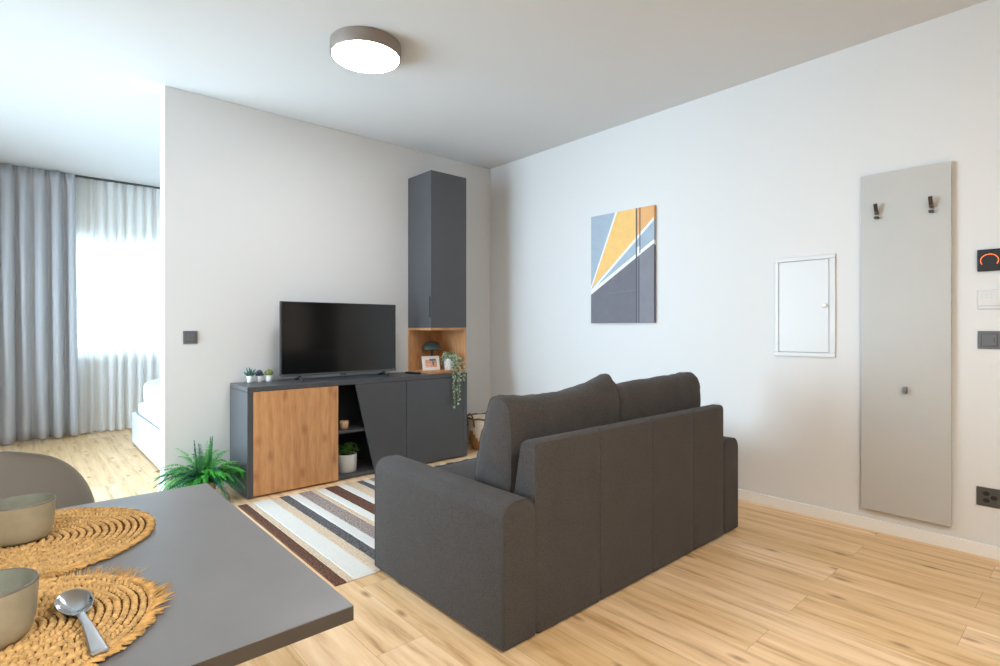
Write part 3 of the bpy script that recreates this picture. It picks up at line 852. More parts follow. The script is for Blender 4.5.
# picture frame in the niche
pf = thing('photo_frame', 'small white framed salmon print standing in the oak niche', 'frame', (2.632, 3.855, NB))
PM = Matrix.Translation((2.632, 3.845, NB + .0008)) @ Matrix.Rotation(math.radians(-10), 4, 'X') @ Matrix.Identity(4)
fw, fh = .172, .122
b = nb()
for lo, hi in (((-fw / 2, 0, 0), (fw / 2, .014, .012)), ((-fw / 2, 0, fh - .012), (fw / 2, .014, fh)), ((-fw / 2, 0, .012), (-fw / 2 + .012, .014, fh - .012)), ((fw / 2 - .012, 0, .012), (fw / 2, .014, fh - .012))):
    box(b, lo, hi, .0015, 2, PM)
obj('frame', b, 'white', pf)
b = nb(); box(b, (-fw / 2 + .011, .005, .011), (fw / 2 - .011, .008, fh - .011), 0, 1, PM)
def fq(x0, x1, z0, z1, mi, y): 
    poly(b, [PM @ Vector(p) for p in ((x0, y, z0), (x1, y, z0), (x1, y, z1), (x0, y, z1))], mi)
fq(-.058, .058, .026, .092, 1, .0046)
fq(-.015, .05, .080, .098, 2, .0043); fq(.02, .058, .062, .066, 2, .0042); fq(.012, .03, .04, .078, 2, .0041); fq(-.05, -.01, .03, .034, 0, .0042); fq(-.05, .04, .05, .0525, 0, .0042)
obj('print', b, ['paper', 'porange', 'pgrey'], pf)
b = nb(); prism(b, [PM @ Vector((-.02, .014, .075)), PM @ Vector((.02, .014, .075)), Vector((2.652, 3.898, NB + .0012)), Vector((2.612, 3.898, NB + .0012))], (0, .002, 0)); obj('stand', b, 'paper', pf)

# small mushroom lamp in the niche
ml = (2.712, 3.965, NB)
lp = thing('table_lamp', 'small dark green mushroom lamp behind the print in the niche', 'lamp', ml)
b = nb(); lathe(b, [(0, .0004), (.045, .0004), (.047, .006), (.042, .012), (.014, .016), (.011, .03), (.009, .10), (.009, .20), (0, .20)], ml, 28); obj('stem', b, 'dome', lp)
b = nb(); lathe(b, [(.083, .170), (.085, .174), (.083, .188), (.074, .212), (.056, .232), (.03, .243), (0, .246)], ml, 40)
obj('lamp_shade', b, 'dome', lp, solid=.003)

# ------------------------------------------------------------------ BASKET in the corner
bp_ = (3.195, 3.80, 0)
bk = thing('basket', 'cream and brown woven basket on the floor in the corner behind the sofa', 'basket', bp_)
b = nb()
def basket_r(z): return .125 + .05 * math.sin(min(1, z / .3) * PI * .62)
prof = [(0, .001), (.115, .001), (.125, .006)] + [(basket_r(z), z) for z in (.03, .06, .09, .12, .15, .18, .21, .24, .27, .285)] + [(basket_r(.27) - .012, .285), (basket_r(.2) - .012, .2), (.11, .02), (0, .02)]
lathe(b, prof, bp_, 48)
b.faces.ensure_lookup_table()
for f in b.faces:
    c_ = f.calc_center_median(); a = math.atan2(c_.y - bp_[1], c_.x - bp_[0])
    tri = .02 + .12 * abs(((a * 4 / PI) % 2) - 1) * 1.5
    f.material_index = 1 if c_.z < tri else 0
obj('woven_body', b, ['basketw', 'basketb'], bk)
b = nb(); tube(b, [(bp_[0] + basket_r(.285) * math.cos(a), bp_[1] + basket_r(.285) * math.sin(a), .288 + .004 * math.sin(a * 9)) for a in [2 * PI * k / 48 for k in range(48)]], .008, 8, closed=True)
obj('rim', b, 'strap', bk)
for sx in (-1, 1):
    b = nb(); x = bp_[0] + sx * (basket_r(.25) + .006)
    tube(b, [(x - sx * .004, bp_[1] - .05, .22), (x + sx * .004, bp_[1] - .05, .27), (x + sx * .008, bp_[1] - .035, .315), (x + sx * .008, bp_[1], .335), (x + sx * .008, bp_[1] + .035, .315), (x + sx * .004, bp_[1] + .05, .27), (x - sx * .004, bp_[1] + .05, .22)], .008, 8)
    obj('handle', b, 'strap', bk)

# ------------------------------------------------------------------ RUG
rg_x = [1.0, 1.052, 1.088, 1.192, 1.25, 1.31, 1.372, 1.46, 1.495, 1.552, 1.646, 1.70, 1.79, 1.84, 1.885, 1.975, 2.01, 2.06, 2.15, 2.21, 2.26, 2.32, 2.40, 2.45, 2.51, 2.57, 2.64, 2.70, 2.745, 2.80, 2.86, 2.91, 2.955, 3.01]
rg_c = ['brown', 'beige', 'white', 'beige', 'dgrey', 'white', 'mauve', 'beige', 'white', 'brown', 'white', 'beige', 'dgrey', 'white', 'mauve', 'beige', 'white', 'brown', 'beige', 'white', 'dgrey', 'beige', 'white', 'mauve', 'white', 'brown', 'beige', 'white', 'dgrey', 'white', 'beige', 'white', 'brown']
b = nb(); names = ['beige', 'white', 'brown', 'dgrey', 'mauve']
RY0, RY1 = 2.186, 3.572
rnd = random.Random(2)
for i, cn in enumerate(rg_c):
    mi = names.index(cn); x0, x1 = rg_x[i], rg_x[i + 1]; NY = 70
    hgt = .0068 + (.0008 if cn in ('white', 'mauve', 'brown') else 0)
    pr = [(x0, .0005), (x0 + .0005, hgt * .75), (x0 + .004, hgt), ((x0 + x1) / 2, hgt), (x1 - .004, hgt), (x1 - .0005, hgt * .75), (x1, .0005)]
    rings = []
    for j in range(NY + 1):
        y = RY0 + (RY1 - RY0) * j / NY
        e = 0 if 0 < j < NY else 1
        rings.append([b.verts.new((px + (noise.noise(Vector((px * 40, y * 18, 0))) * .0022 if 0 < k < 6 else 0), y, pz * (.6 if e else 1) + (noise.noise(Vector((px * 60, y * 60, 3))) * .001 if 1 < k < 5 else 0))) for k, (px, pz) in enumerate(pr)])
    for A, B in zip(rings[:-1], rings[1:]):
        for k in range(6):
            f = b.faces.new([A[k], A[k + 1], B[k + 1], B[k]]); f.material_index = mi; f.smooth = k in (0, 1, 4, 5)
    for A in (rings[0], rings[-1]):
        f = b.faces.new(A); f.material_index = mi
rug = obj('rug', b, ['rug_' + n_ for n_ in names], None, (2.0, 2.88, 0))
tag(rug, 'striped pile rug in brown, beige, white and grey between sofa and sideboard', 'rug')

# ------------------------------------------------------------------ CEILING LAMPS: the one over the rug, plus unseen ones added as fill
def ceiling_lamp(loc, label, dm='diffuser'):
    t = thing('ceiling_lamp', label, 'lamp', loc, 'round ceiling lamps')
    b = nb(); lathe(b, [(.186, -.0005), (.192, -.003), (.192, -.068), (.189, -.0735), (.183, -.0735), (.181, -.062), (.181, -.0005)], loc, 64); obj('housing', b, 'lampbody', t, smooth=40)
    b = nb(); lathe(b, [(.1805, -.06), (.1805, -.073), (.16, -.0765), (.08, -.079), (0, -.0795)], loc, 64); obj('diffuser', b, dm, t)
    return t
ceiling_lamp((1.432, 2.738, H), 'round taupe ceiling lamp glowing warm white above the rug')
ceiling_lamp((.9, -.75, H), 'unseen round fill lamp added on the ceiling behind the camera between table and entrance door', 'diffuser_fill')  # copy of the rug lamp, added out of view as fill light
ceiling_lamp((-.75, -.9, H), 'unseen round fill lamp added on the ceiling behind the camera near the side wall', 'diffuser_fill')  # second added fill lamp, out of view, brightens the near side

# ------------------------------------------------------------------ CANVAS on the right wall
cv = thing('wall_canvas', 'tall abstract canvas of grey, yellow and blue wedges', 'painting', (XR, 2.49, 1.14))
CY0, CY1, CZ0, CZ1, CXF = 2.778, 2.2, 1.141, 1.999, XR - .03
obj('stretcher', bx((CXF + .0015, CY1 + .0015, CZ0), (XR - .002, CY0, CZ1)), 'cv_white', cv)
b = nb()
def cpt(s, t, lay): return (CXF - .0002 * lay + .001, CY0 + (CY1 - CY0) * s, CZ0 + (CZ1 - CZ0) * t)
def cp(pts, mi, lay): poly(b, [cpt(s, t, lay) for s, t in pts], mi)
cn = ['cv_blue', 'cv_yel', 'cv_or', 'cv_white', 'cv_dark', 'cv_mid', 'cv_line']
cp([(0, 0), (1, 0), (1, 1), (0, 1)], 0, 0)
cp([(0.005, .345), (.435, 1), (1, 1), (1, .885), (0.005, .33)], 1, 1)                 # yellow wedge
cp([(.74, 1), (1, 1), (1, .885), (.74, .745)], 2, 2)                                  # deeper orange beyond the stripes
cp([(0, .345), (.41, 1), (.445, 1), (.02, .345), (0, .30)], 3, 3)                     # white ray
cp([(0, .30), (.02, .325), (1, .90), (1, .868), (0.03, .305)], 3, 3)                  # white ray
cp([(0, .268), (1, .674), (1, .708), (0, .305)], 3, 4)                                # white band over the grey
cp([(0, 0), (1, 0), (1, .674), (0, .268)], 4, 5)                                      # dark field
cp([(.79, 0), (1, 0), (1, .674), (.79, .589)], 5, 6)                                  # paler strip of the dark field
cp([(.735, 0), (.79, 0), (.79, .56), (.735, .55)], 6, 7); cp([(.755, 0), (.772, 0), (.772, .56), (.755, .56)], 5, 8)
cp([(.735, .55), (.755, .56), (.755, 1), (.735, 1)], 6, 7); cp([(.79, .60), (.805, .61), (.805, 1), (.79, 1)], 6, 7)
cp([(.755, .58), (.79, .60), (.79, .67), (.755, .655)], 3, 7)
cp([(.3, .272), (.74, .285), (.74, .288), (.3, .275)], 5, 9)
# print folded round the near side
def sp(x0, t0, x1, t1, t2, t3, mi): poly(b, [(x0, CY1 + .001, CZ0 + (CZ1 - CZ0) * t0), (x1, CY1 + .001, CZ0 + (CZ1 - CZ0) * t1), (x1, CY1 + .001, CZ0 + (CZ1 - CZ0) * t2), (x0, CY1 + .001, CZ0 + (CZ1 - CZ0) * t3)], mi)
xa, xb = CXF + .001, XR - .002
sp(xa, 0, xb, 0, .66, .674, 4); sp(xa, .674, xb, .66, .70, .708, 3); sp(xa, .708, xb, .70, .88, .87, 0); sp(xa, .87, xb, .88, 1, 1, 2)
obj('print', b, cn, cv)

# ------------------------------------------------------------------ WHITE FUSE BOX DOOR
fb = thing('fuse_box', 'white flush fuse box with a small round knob on the wall', 'fuse box', (XR, 1.194, .93))
b = nb(); fy0, fy1, fz0, fz1 = 1.034, 1.366, .932, 1.526; w = .025
for lo, hi in (((fy0, fz0), (fy1, fz0 + w)), ((fy0, fz1 - w), (fy1, fz1)), ((fy0, fz0 + w), (fy0 + w + .006, fz1 - w)), ((fy1 - w, fz0 + w), (fy1, fz1 - w))):
    box(b, (XR - .012, lo[0], lo[1]), (XR - .001, hi[0], hi[1]), .003)
obj('frame', b, 'wplastic', fb)
dr = obj('door', bx((XR - .010, fy0 + w + .0085, fz0 + w + .0025), (XR - .0015, fy1 - w - .0025, fz1 - w - .0035), .0015), 'wplastic', fb)
obj('door_gap', bx((XR - .0014, fy0 + w - .002, fz0 + w - .002), (XR - .0006, fy1 - w + .002, fz1 - w + .002)), 'mark', fb)
b = nb(); KM = Matrix.Translation((XR - .0098, 1.088, 1.232)) @ Matrix.Rotation(-PI / 2, 4, 'Y')
lathe(b, [(0.011, 0), (.010, .004), (.013, .009), (.013, .013), (.009, .017), (0, .018)], (0, 0, 0), 24, KM); obj('knob', b, 'white', dr)

# ------------------------------------------------------------------ COAT PANEL
ck = thing('coat_rack', 'tall taupe coat panel with three small hooks on the wall', 'coat rack', (XR, .71, .11))
PX = XR - .034
obj('board', bx((PX, .519, .118), (PX + .019, .902, 1.93), .0012), 'taupe', ck)
obj('wall_batten', bx((PX + .0195, .60, .30), (XR - .0005, .82, 1.80)), 'taupe', ck)
def hook(y, z, big):
    b = nb(); x = PX
    wd = .0085
    if big:
        box(b, (x - .004, y - wd, z - .022), (x - .0002, y + wd, z + .018), .001)
        A = [(x - .002, z + .004), (x - .016, z + .012), (x - .034, z + .042), (x - .040, z + .046), (x - .043, z + .042), (x - .024, z + .004), (x - .018, z - .004), (x - .002, z - .006)]
        prism(b, [(p, y - wd, q) for p, q in A], (0, 2 * wd, 0))
        o = obj('hook', b, 'steel', ck)
        p = nb(); prism(p, [(px, y - wd * .98, pz) for px, pz in ((x - .017, z + .014), (x - .034, z + .0435), (x - .041, z + .048), (x - .0445, z + .042), (x - .026, z + .006))], (0, 2 * wd * .98, 0)); bmesh.ops.translate(p, verts=p.verts[:], vec=(-.0006, 0, 0)); obj('prong', p, 'bronze', o)
        p = nb(); box(p, (x - .034, y - wd * 1.1, z - .030), (x - .0002, y + wd * 1.1, z - .018), .003); obj('peg', p, 'bronze', o)
    else:
        box(b, (x - .004, y - wd, z - .018), (x - .0002, y + wd, z + .018), .001)
        box(b, (x - .028, y - wd, z - .012), (x - .0038, y + wd, z - .002), .002); box(b, (x - .032, y - wd, z - .012), (x - .026, y + wd, z + .018), .002)
        o = obj('hook', b, 'steel', ck)
hook(.826, 1.715, True); hook(.594, 1.712, True); hook(.703, .778, False)

# ------------------------------------------------------------------ wall devices at the right edge
dy0, dy1 = .338, .424
th = thing('thermostat', 'black room thermostat with a glowing orange arc', 'thermostat', (XR, .38, 1.37))
obj('body', bx((XR - .022, dy0, 1.374), (XR - .001, dy1, 1.478), .004, 3), 'black', th)
b = nb(); arc = [(XR - .0228, .379 + .032 * math.cos(a), 1.424 + .030 * math.sin(a)) for a in [math.radians(-35) + math.radians(250) * k / 28 for k in range(29)]]
tube(b, arc, .0016, 6); obj('display_arc', b, 'led', th)
pl = thing('wall_sensor', 'flat white control plate between thermostat and dark switch', 'control plate', (XR, .38, 1.19))
obj('body', bx((XR - .009, dy0, 1.192), (XR - .001, dy1, 1.284), .003, 3), 'wplastic', pl)
b = nb()
for k in range(4):
    for z in (1.262, 1.248): box(b, (XR - .0097, dy1 - .017 - k * .018, z - .0015), (XR - .0088, dy1 - .012 - k * .018, z + .0015))
obj('markings', b, 'mark', pl)
obj('slot', bx((XR - .0096, dy0 + .002, 1.206), (XR - .0085, dy1 - .002, 1.210)), 'mark', pl)
def switch(name, label, axis, c, cat='switch', m1='dgrey', m2='dgrey2'):
    """86 mm plate with a rocker; axis is the wall normal"""
    t = thing(name, label, cat, c, 'dark grey light switches')
    x, y, z = c
    def B(u0, u1, z0, z1, d0, d1, r):
        if axis == 'x': return bx((x - d1, y + u0, z + z0), (x - d0, y + u1, z + z1), r, 3)
        return bx((x + u0, y - d1, z + z0), (x + u1, y - d0, z + z1), r, 3)
    obj('plate', B(-.043, .043, -.043, .043, .001, .008, .0025), m1, t)
    obj('rocker_surround', B(-.031, .031, -.031, .031, .0081, .0095, .0006), m2, t)
    r = obj('rocker', B(-.027, .027, -.027, .027, .0096, .0125, .001), m1, t)
    obj('rocker_mark', B(-.02, -.016, -.012, .012, .0126, .0131, .0002) if axis == 'x' else B(-.027, .027, -.001, .001, .0126, .0130, .0002), m2, r)
    return t
switch('light_switch', 'dark grey light switch below the thermostat', 'x', (XR, .381, 1.044))
switch('light_switch', 'single dark grey light switch on the partition wall left of the television', 'y', (.842, YB, 1.04))
so = thing('power_outlet', 'dark triple power outlet low on the wall right of the coat panel', 'outlet', (XR, .384, .29))
obj('plate', bx((XR - .009, .338, .245), (XR - .001, .428, .335), .0025, 3), 'sock', so)
OM = Matrix.Translation((XR - .0091, .383, .29)) @ Matrix.Rotation(-PI / 2, 4, 'Y')
for k in range(3):
    a = math.radians(0 + 120 * k)
    cy_, cz_ = .383 - .0185 * math.cos(a) , .29 + .0185 * math.sin(a)
    b = nb(); KM = Matrix.Translation((XR - .0088, cy_, cz_)) @ Matrix.Rotation(-PI / 2, 4, 'Y')
    n6 = [(.0125 * math.cos(q), .0125 * math.sin(q) * .86) for q in [2 * PI * i / 20 for i in range(20)]]
    prism(b, [(XR - .0088, cy_ + p, cz_ + q) for p, q in n6], (-.0008, 0, 0)); obj('socket', b, 'hole', so)

# ------------------------------------------------------------------ DINING TABLE
TBX1, TBY0, TBY1 = .333, .670, 1.432
tb = thing('dining_table', 'slate grey dining table in front of the chair', 'table', (-.45, 1.05, 0))
b = nb(); box(b, (-1.25, TBY0, TT - .0205), (TBX1, TBY1, TT), .0012, 2)
for f in b.faces:
    f.material_index = 1 if f.normal.z < .5 and f.calc_center_median().z < TT - .0009 else 0
obj('tabletop', b, ['tabletop', 'tableedge'], tb)
for lx in (-1.05, -.15):
    b = nb()
    for y in (TBY0 + .16, TBY1 - .16): box(b, (lx - .03, y - .02, .0), (lx + .03, y + .02, TT - .0215), .003)
    obj('leg', b, 'blackm', tb) if False else b.free()
    for y in (TBY0 + .18, TBY1 - .18): obj('leg', bx((lx - .03, y - .02, 0), (lx + .03, y + .02, TT - .061), .003), 'blackm', tb)
    obj('cross_rail', bx((lx - .03, TBY0 + .14, TT - .06), (lx + .03, TBY1 - .14, TT - .021), .003), 'blackm', tb)

# ------------------------------------------------------------------ CHAIR
ch = thing('dining_chair', 'warm grey moulded plastic chair tucked behind the dining table', 'chair', (-.035, 1.55, 0))
CXc = -.057
def shell(u, v):
    """v 0 front of seat -> 1 top of backrest, u across"""
    s = 2 * u - 1
    if v < .5:
        t = v / .5
        y = 1.30 + .42 * t; z = .455 - .03 * math.sin(PI * t) + .0; hw = .195 + .025 * math.sin(PI * t * .8)
        up = .035 + .05 * t
        yy = y; zz = z + up * abs(s) ** 3
        if t > .8: k = (t - .8) / .2; zz += .012 * k * k
        return Vector((CXc + s * hw, yy, zz))
    t = (v - .5) / .5
    y = 1.72 + .10 * t ** .8; z = .467 + .329 * t - .0
    e = max(0, (t - .35) / .65)
    hw = .20 * (1 - e ** 2.6) ** (1 / 2.6) if e < 1 else 0.0
    hw = max(hw, .02)
    yy = y - (.10 * (1 - t) + .035) * abs(s) ** 2.2 * hw / .20
    zz = z + .085 * (1 - t) ** 2 * abs(s) ** 3
    return Vector((CXc + s * hw, yy, zz))
b = nb(); grid(b, shell, 28, 44)
obj('shell', b, 'shell', ch, solid=.006, subsurf=1)
for sx in (-1, 1):
    for sy in (0, 1):
        b = nb(); p0 = Vector((CXc + sx * .11, 1.42 + sy * .2, .418)); p1 = Vector((CXc + sx * .22, 1.33 + sy * .42, .0))
        tube(b, [p0, p0.lerp(p1, .5), p1], [.014, .013, .010], 12)
        for v in b.verts: v.co.z = max(v.co.z, 0)
        obj('leg', b, 'beech', ch)
b = nb()
for z0, q in ((.41, 0), (.25, .4)):
    A = [Vector((CXc + sx * .11, 1.42 + sy * .2, .418)).lerp(Vector((CXc + sx * .22, 1.33 + sy * .42, .0)), q + .03) for sx, sy in ((-1, 0), (1, 1), (1, 0), (-1, 1))]
    tube(b, A[:2], .005, 6); tube(b, A[2:], .005, 6)
obj('brace', b, 'blackm', ch)

# ------------------------------------------------------------------ PLACEMATS
def placemat(c, R_, seed, label, splay):
    t = thing('placemat', label, 'placemat', c, 'round jute placemats')
    rnd = random.Random(seed)
    b = nb(); cx, cy, cz = c
    nr = 17; step = R_ / nr
    lathe(b, [(0, .0006), (R_ - .004, .0006), (R_ - .002, .0022), (0, .0028)], c, 64, mi=1)
    def stitch(p, d, L_, W, hgt):
        d = Vector(d); s = Vector((-d.y, d.x, 0)); p = Vector(p)
        st = []
        for k, (tt, ww, hh) in enumerate(((-.5, .25, .1), (-.25, .85, .8), (.1, 1.0, 1.0), (.38, .75, .75), (.5, .2, .1))):
            cc = p + d * (L_ * tt)
            st.append([b.verts.new(cc + s * (W * .5 * ww * math.cos(a)) + Vector((0, 0, max(-.001, hgt * hh * math.sin(a))))) for a in (PI, PI * .7, PI * .4, PI * .05, -.2)])
        for A, B in zip(st[:-1], st[1:]):
            for i in range(4):
                f = b.faces.new([A[i], A[i + 1], B[i + 1], B[i]]); f.smooth = True
    for k in range(nr):
        r = step * (k + .5); n = max(5, int(2 * PI * r / .0078)); ph = rnd.random()
        for i in range(n):
            a = 2 * PI * (i + ph) / n + rnd.uniform(-.08, .08) * .01 / r
            wob = 1 + .014 * noise.noise(Vector((math.cos(a) * 2, math.sin(a) * 2, seed)))
            rr = r * wob + rnd.uniform(-.0005, .0005)
            p = (cx + rr * math.cos(a), cy + rr * math.sin(a), cz + .0024 + rnd.uniform(-.0004, .0004))
            sl = (.62 if k % 2 else -.62) + rnd.uniform(-.15, .15)
            d = (-math.sin(a) * math.cos(sl) + math.cos(a) * math.sin(sl), math.cos(a) * math.cos(sl) + math.sin(a) * math.sin(sl), 0)
            stitch(p, d, .0112, .0060, .0052 + rnd.uniform(-.0006, .0008))
    obj('woven_body', b, ['jute', 'jute_b'], t)
    b = nb(); nf = 620
    for i in range(nf):
        a = 2 * PI * i / nf + rnd.uniform(-.01, .01)
        long_ = splay(a)
        L_ = (.010 + .021 * long_) * rnd.uniform(.6, 1.15); sk = rnd.uniform(.4, .9) if long_ < .5 else rnd.uniform(.15, .95)
        r0 = R_ - .006; p0 = Vector((cx + r0 * math.cos(a), cy + r0 * math.sin(a), cz + .005))
        rad = Vector((math.cos(a), math.sin(a), 0)); tan = Vector((-math.sin(a), math.cos(a), 0))
        d = (rad + tan * sk); d.normalize()
        lift = rnd.uniform(0, .006) * long_
        p1 = p0 + d * L_ * .55 + Vector((0, 0, -.001 + lift)); p2 = p0 + d * L_ + tan * rnd.uniform(-.003, .003) + Vector((0, 0, lift - .003 * (1 - long_)))
        p2.z = max(p2.z, cz + .0015)
        w = rnd.uniform(.0005, .0010) if long_ > .5 else rnd.uniform(.0014, .0026)
        tube(b, [p0, p1, p2], [w, w * .9, w * .35], 5)
    o = obj('fringe', b, 'jute_d', t); o['kind'] = 'stuff'
    return t
placemat((0.0, 1.222, TT), .187, 1, 'round jute placemat under the farther bowl, near the chair', lambda a: .15)
placemat((-.022, .876, TT), .160, 2, 'fringed round jute placemat with the spoon on it', lambda a: 1.0 if -.5 < a - .9 < .9 or a > 5.9 else .35)

# ------------------------------------------------------------------ BOWLS
def bowl(c, label):
    t = thing('bowl', label, 'bowl', c, 'beige stoneware bowls')
    R_ = .0465; hh = .0655
    outer = [(0, 0), (.034, 0), (.0375, .002), (.041, .008), (.0435, .02), (.0452, .04), (R_, hh - .003)]
    rim = [(R_, hh - .003), (R_ - .0004, hh - .0008), (R_ - .0016, hh), (R_ - .0028, hh - .0008)]
    inner = [(R_ - .0028, hh - .0008), (.0422, .04), (.040, .02), (.036, .010), (.028, .006), (0, .005)]
    b = nb(); lathe(b, outer, c, 64); o = obj('outside', b, 'stone', t)
    b = nb(); lathe(b, inner, c, 64); o = obj('inside', b, 'stonein', t); o['label'] = 'grey-green glazed inside'
    b = nb(); lathe(b, rim, c, 64); o = obj('rim', b, 'rimdk', t); o['label'] = 'thin brown glazed rim'
bowl((0.0, 1.243, TT + .0075), 'beige stoneware bowl on the farther placemat')
bowl((-.03, .862, TT + .0075), 'beige stoneware bowl beside the spoon, cut by the picture edge')

# ------------------------------------------------------------------ SPOON
spn = thing('spoon', 'steel soup spoon lying on the near placemat', 'spoon', (.05, .85, TT + .008))
S0 = Vector((.0515, .883, TT + .0095)); S1 = Vector((.067, .735, TT + .0095))
dv = (S1 - S0).normalized(); sv = Vector((-dv.y, dv.x, 0)) 
b = nb(); NU, NV = 28, 10
bl, bw, bd = .036, .0198, .009                      # half length, half width, depth of the bowl
cen = S0
def bowlpt(a, r, dz):
    egg = 1 - .10 * math.cos(a)
    return cen + dv * (bl * r * math.cos(a)) + sv * (bw * r * math.sin(a) * egg) + Vector((0, 0, bd * (r * r - 0) + dz - .10 * bl * r * math.cos(a)))
rings = []
for k in range(NV + 1):
    r = k / NV
    rings.append([b.verts.new(bowlpt(2 * PI * i / NU, max(r, .001), 0.0)) for i in range(NU)])
for A, B in zip(rings[:-1], rings[1:]):
    for i in range(NU):
        f = b.faces.new([A[i], A[(i + 1) % NU], B[(i + 1) % NU], B[i]]); f.smooth = True
obj('bowl', b, 'spoon', spn, solid=.0012, subsurf=1)
b = nb(); hl = []
for k in range(15):
    t = k / 14
    w = .0045 + .0012 * t if t < .25 else .0048 + (.0098 - .0048) * ((t - .25) / .75) ** 1.3
    z = .0055 * (1 - t) ** 2 + .004 * math.sin(PI * min(1, t * 1.15)) + .001
    c_ = S0 + dv * (bl * .93 + t * .106) + Vector((0, 0, z - .001))
    if k == 14: w *= .82
    hl.append((c_, w))
rings = []
for c_, w in hl:
    th_ = .0011
    rings.append([b.verts.new(c_ + sv * (w * x) + Vector((0, 0, z_ * th_))) for x, z_ in ((-1, 0), (-.75, 1), (0, 1.35), (.75, 1), (1, 0), (.75, -1), (0, -1.2), (-.75, -1))])
for A, B in zip(rings[:-1], rings[1:]):
    for i in range(8):
        f = b.faces.new([A[i], A[(i + 1) % 8], B[(i + 1) % 8], B[i]]); f.smooth = True
b.faces.new(rings[0]); b.faces.new(rings[-1][::-1])
obj('handle', b, 'spoonh', spn)

# ------------------------------------------------------------------ CURTAINS in the bedroom
RLY = 7.06
cr = obj('curtain_rail', bx((XL + .03, RLY - .035, H - .012), (XR - .02, RLY + .035, H - .0005), .002), 'rail', None, (1, RLY, H))
tag(cr, 'thin dark curtain rail along the bedroom ceiling', 'curtain rail')
def drape(x0, x1, y0, folds, amp, seed, ztop, zbot, flare=1.0, gather=.35):
    b = nb(); N = folds * 14; NZ = 26
    rn = random.Random(seed); ph = [rn.uniform(-.5, .5) for _ in range(folds + 2)]; am = [rn.uniform(.6, 1.25) for _ in range(folds + 2)]
    def fn(u, v):
        u = u + (noise.noise(Vector((u * folds * .45, seed * 2.3, .7))) * .55 / folds) * math.sin(PI * u) ** .3
        q = max(0, min(folds, u * folds)); i = int(min(q, folds - 1e-6)); fr = q - i
        a_ = am[i] * (1 - fr) + am[i + 1] * fr; p_ = ph[i] * (1 - fr) + ph[i + 1] * fr
        z = zbot + (ztop - zbot) * v
        k = amp * a_ * (1 + .45 * (1 - v) - (.5 if v > .96 else 0) * gather)
        wv = math.sin(2 * PI * q + p_ * 1.6) + .28 * math.sin(4 * PI * q + 2 * p_ + 1.1)
        xx = x0 + (x1 - x0) * u + k * .55 * math.cos(2 * PI * q + p_) * .5
        xx = (x0 + x1) / 2 + (xx - (x0 + x1) / 2) * (1 + (flare - 1) * (1 - v))
        if v > .965: wv = .45 * wv + .4 * math.sin(6 * PI * q)
        return Vector((xx, y0 + k * wv, z))
    grid(b, fn, N, NZ); return b
b = drape(-1.15, .40, 6.975, 13, .042, 4, H - .014, .014, 1.03)
for v in b.verts:                       # the left part swings out into the room towards the floor
    k = max(0, (-.02 - v.co.x)) * max(0, 1 - v.co.z / 1.9); v.co.y -= min(.9, k * 1.1)
cg = obj('curtain', b, 'curtain', None, (-.35, 6.97, .01), solid=.002); tag(cg, 'heavy grey blackout curtain gathered at the left of the bedroom window', 'curtain')
b = drape(.30, 3.3, 7.07, 34, .020, 8, H - .014, .012, 1.0)
cs = obj('sheer_curtain', b, 'sheer', None, (1.8, 7.07, .01)); tag(cs, 'white sheer curtain glowing in front of the bedroom window', 'curtain')

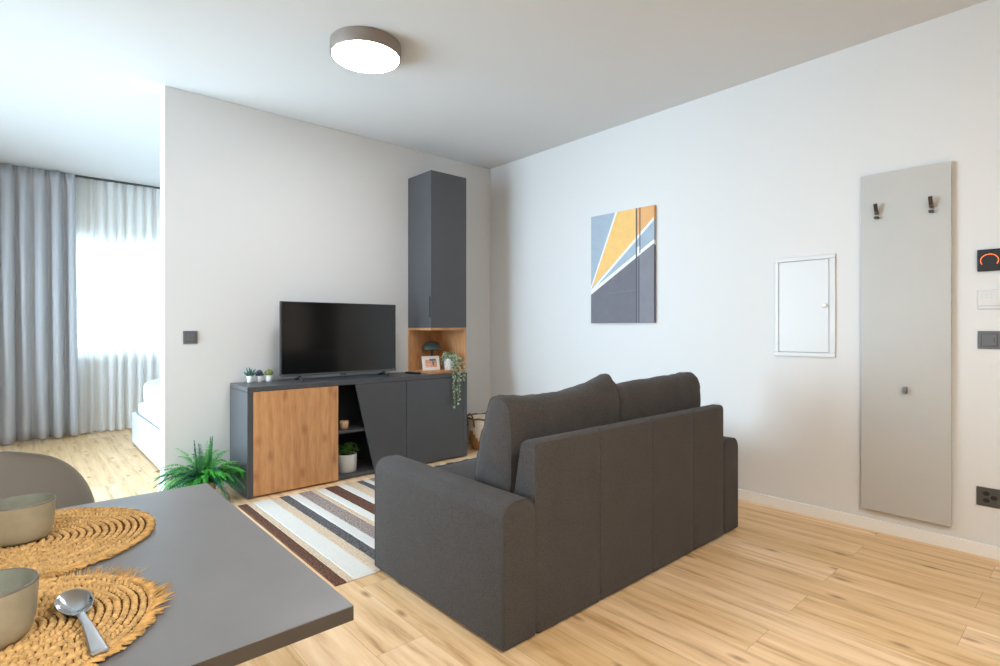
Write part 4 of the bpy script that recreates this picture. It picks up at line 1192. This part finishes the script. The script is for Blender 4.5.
# ------------------------------------------------------------------ BED
bd_ = thing('bed', 'white bed with thick white duvet behind the partition', 'bed', (1.85, 5.2, 0))
b = nb(); box(b, (.79, 4.225, .02), (.815, 6.183, .302), .003); box(b, (.815, 6.158, .02), (2.95, 6.183, .302), .003); box(b, (.815, 4.225, .02), (2.95, 4.25, .302), .003)
obj('frame', b, 'bed', bd_)
obj('headboard', bx((2.95, 4.225, .02), (3.0, 6.183, .95), .006), 'bed', bd_)
obj('slat_base', bx((.816, 4.251, .14), (2.949, 6.157, .2)), 'bed', bd_)
obj('mattress', bx((.83, 4.26, .201), (2.93, 6.14, .40), .04, 4), 'linen', bd_)
b = nb(); bmesh.ops.create_cube(b, size=2.0); bmesh.ops.subdivide_edges(b, edges=b.edges[:], cuts=24, use_grid_fill=True)
for v in b.verts:
    x, y, z = v.co; s = max(abs(x), abs(y), abs(z)); e = 6
    L_ = (abs(x) ** e + abs(y) ** e + abs(z) ** e) ** (1 / e); q = Vector((x, y, z)) * s / L_
    v.co = Vector((1.62 + q.x * .80, 5.20 + q.y * .955, .505 + q.z * .13 + .02 * noise.noise(Vector((q.x * 5, q.y * 5, 1)))))
for f in b.faces: f.smooth = True
obj('duvet', b, 'linen', bd_)
b, p = cushion((2.66, 4.75, .48), (.42, .72, .16), 6, expo=3.5, bulge=.2, axis='z'); [q.free() for q in p]; obj('pillow', b, 'linen', bd_)
b, p = cushion((2.66, 5.65, .48), (.42, .72, .16), 7, expo=3.5, bulge=.2, axis='z'); [q.free() for q in p]; obj('pillow', b, 'linen', bd_)

# ------------------------------------------------------------------ LIGHT: overcast sky through the windows
wd = bpy.data.worlds.new('sky'); SC.world = wd; wd.use_nodes = True
bg = wd.node_tree.nodes['Background']; bg.inputs['Color'].default_value = (0.67, 0.85, 1.02, 1); bg.inputs['Strength'].default_value = 8.0
def portal(loc, rot, sx, sy):
    l = bpy.data.lights.new('window_portal', 'AREA'); l.shape = 'RECTANGLE'; l.size = sx; l.size_y = sy; l.cycles.is_portal = True
    o = bpy.data.objects.new('window_portal', l); COL.objects.link(o); o.location = loc; o.rotation_euler = rot
portal(((W1[0] + W1[1]) / 2, YW + .2, (W1[2] + W1[3]) / 2), (-PI / 2, 0, 0), W1[1] - W1[0], W1[3] - W1[2])
portal((XL - .14, (W2[0] + W2[1]) / 2, (W2[2] + W2[3]) / 2), (0, -PI / 2, 0), W2[3] - W2[2], W2[1] - W2[0])

# ------------------------------------------------------------------ CAMERA
cam = bpy.data.cameras.new('camera'); cam.sensor_width = 36; cam.lens = 540.1 / 1000 * 36; cam.clip_start = .02
co = bpy.data.objects.new('camera', cam); COL.objects.link(co)
co.location = (0, 0, 1.1); co.rotation_euler = (PI / 2, 0, -math.radians(41.55)); cam.shift_y = (328.3 - 333) / 1000
SC.camera = co
for o in bpy.data.objects:
    if '_base' in o: del o['_base']
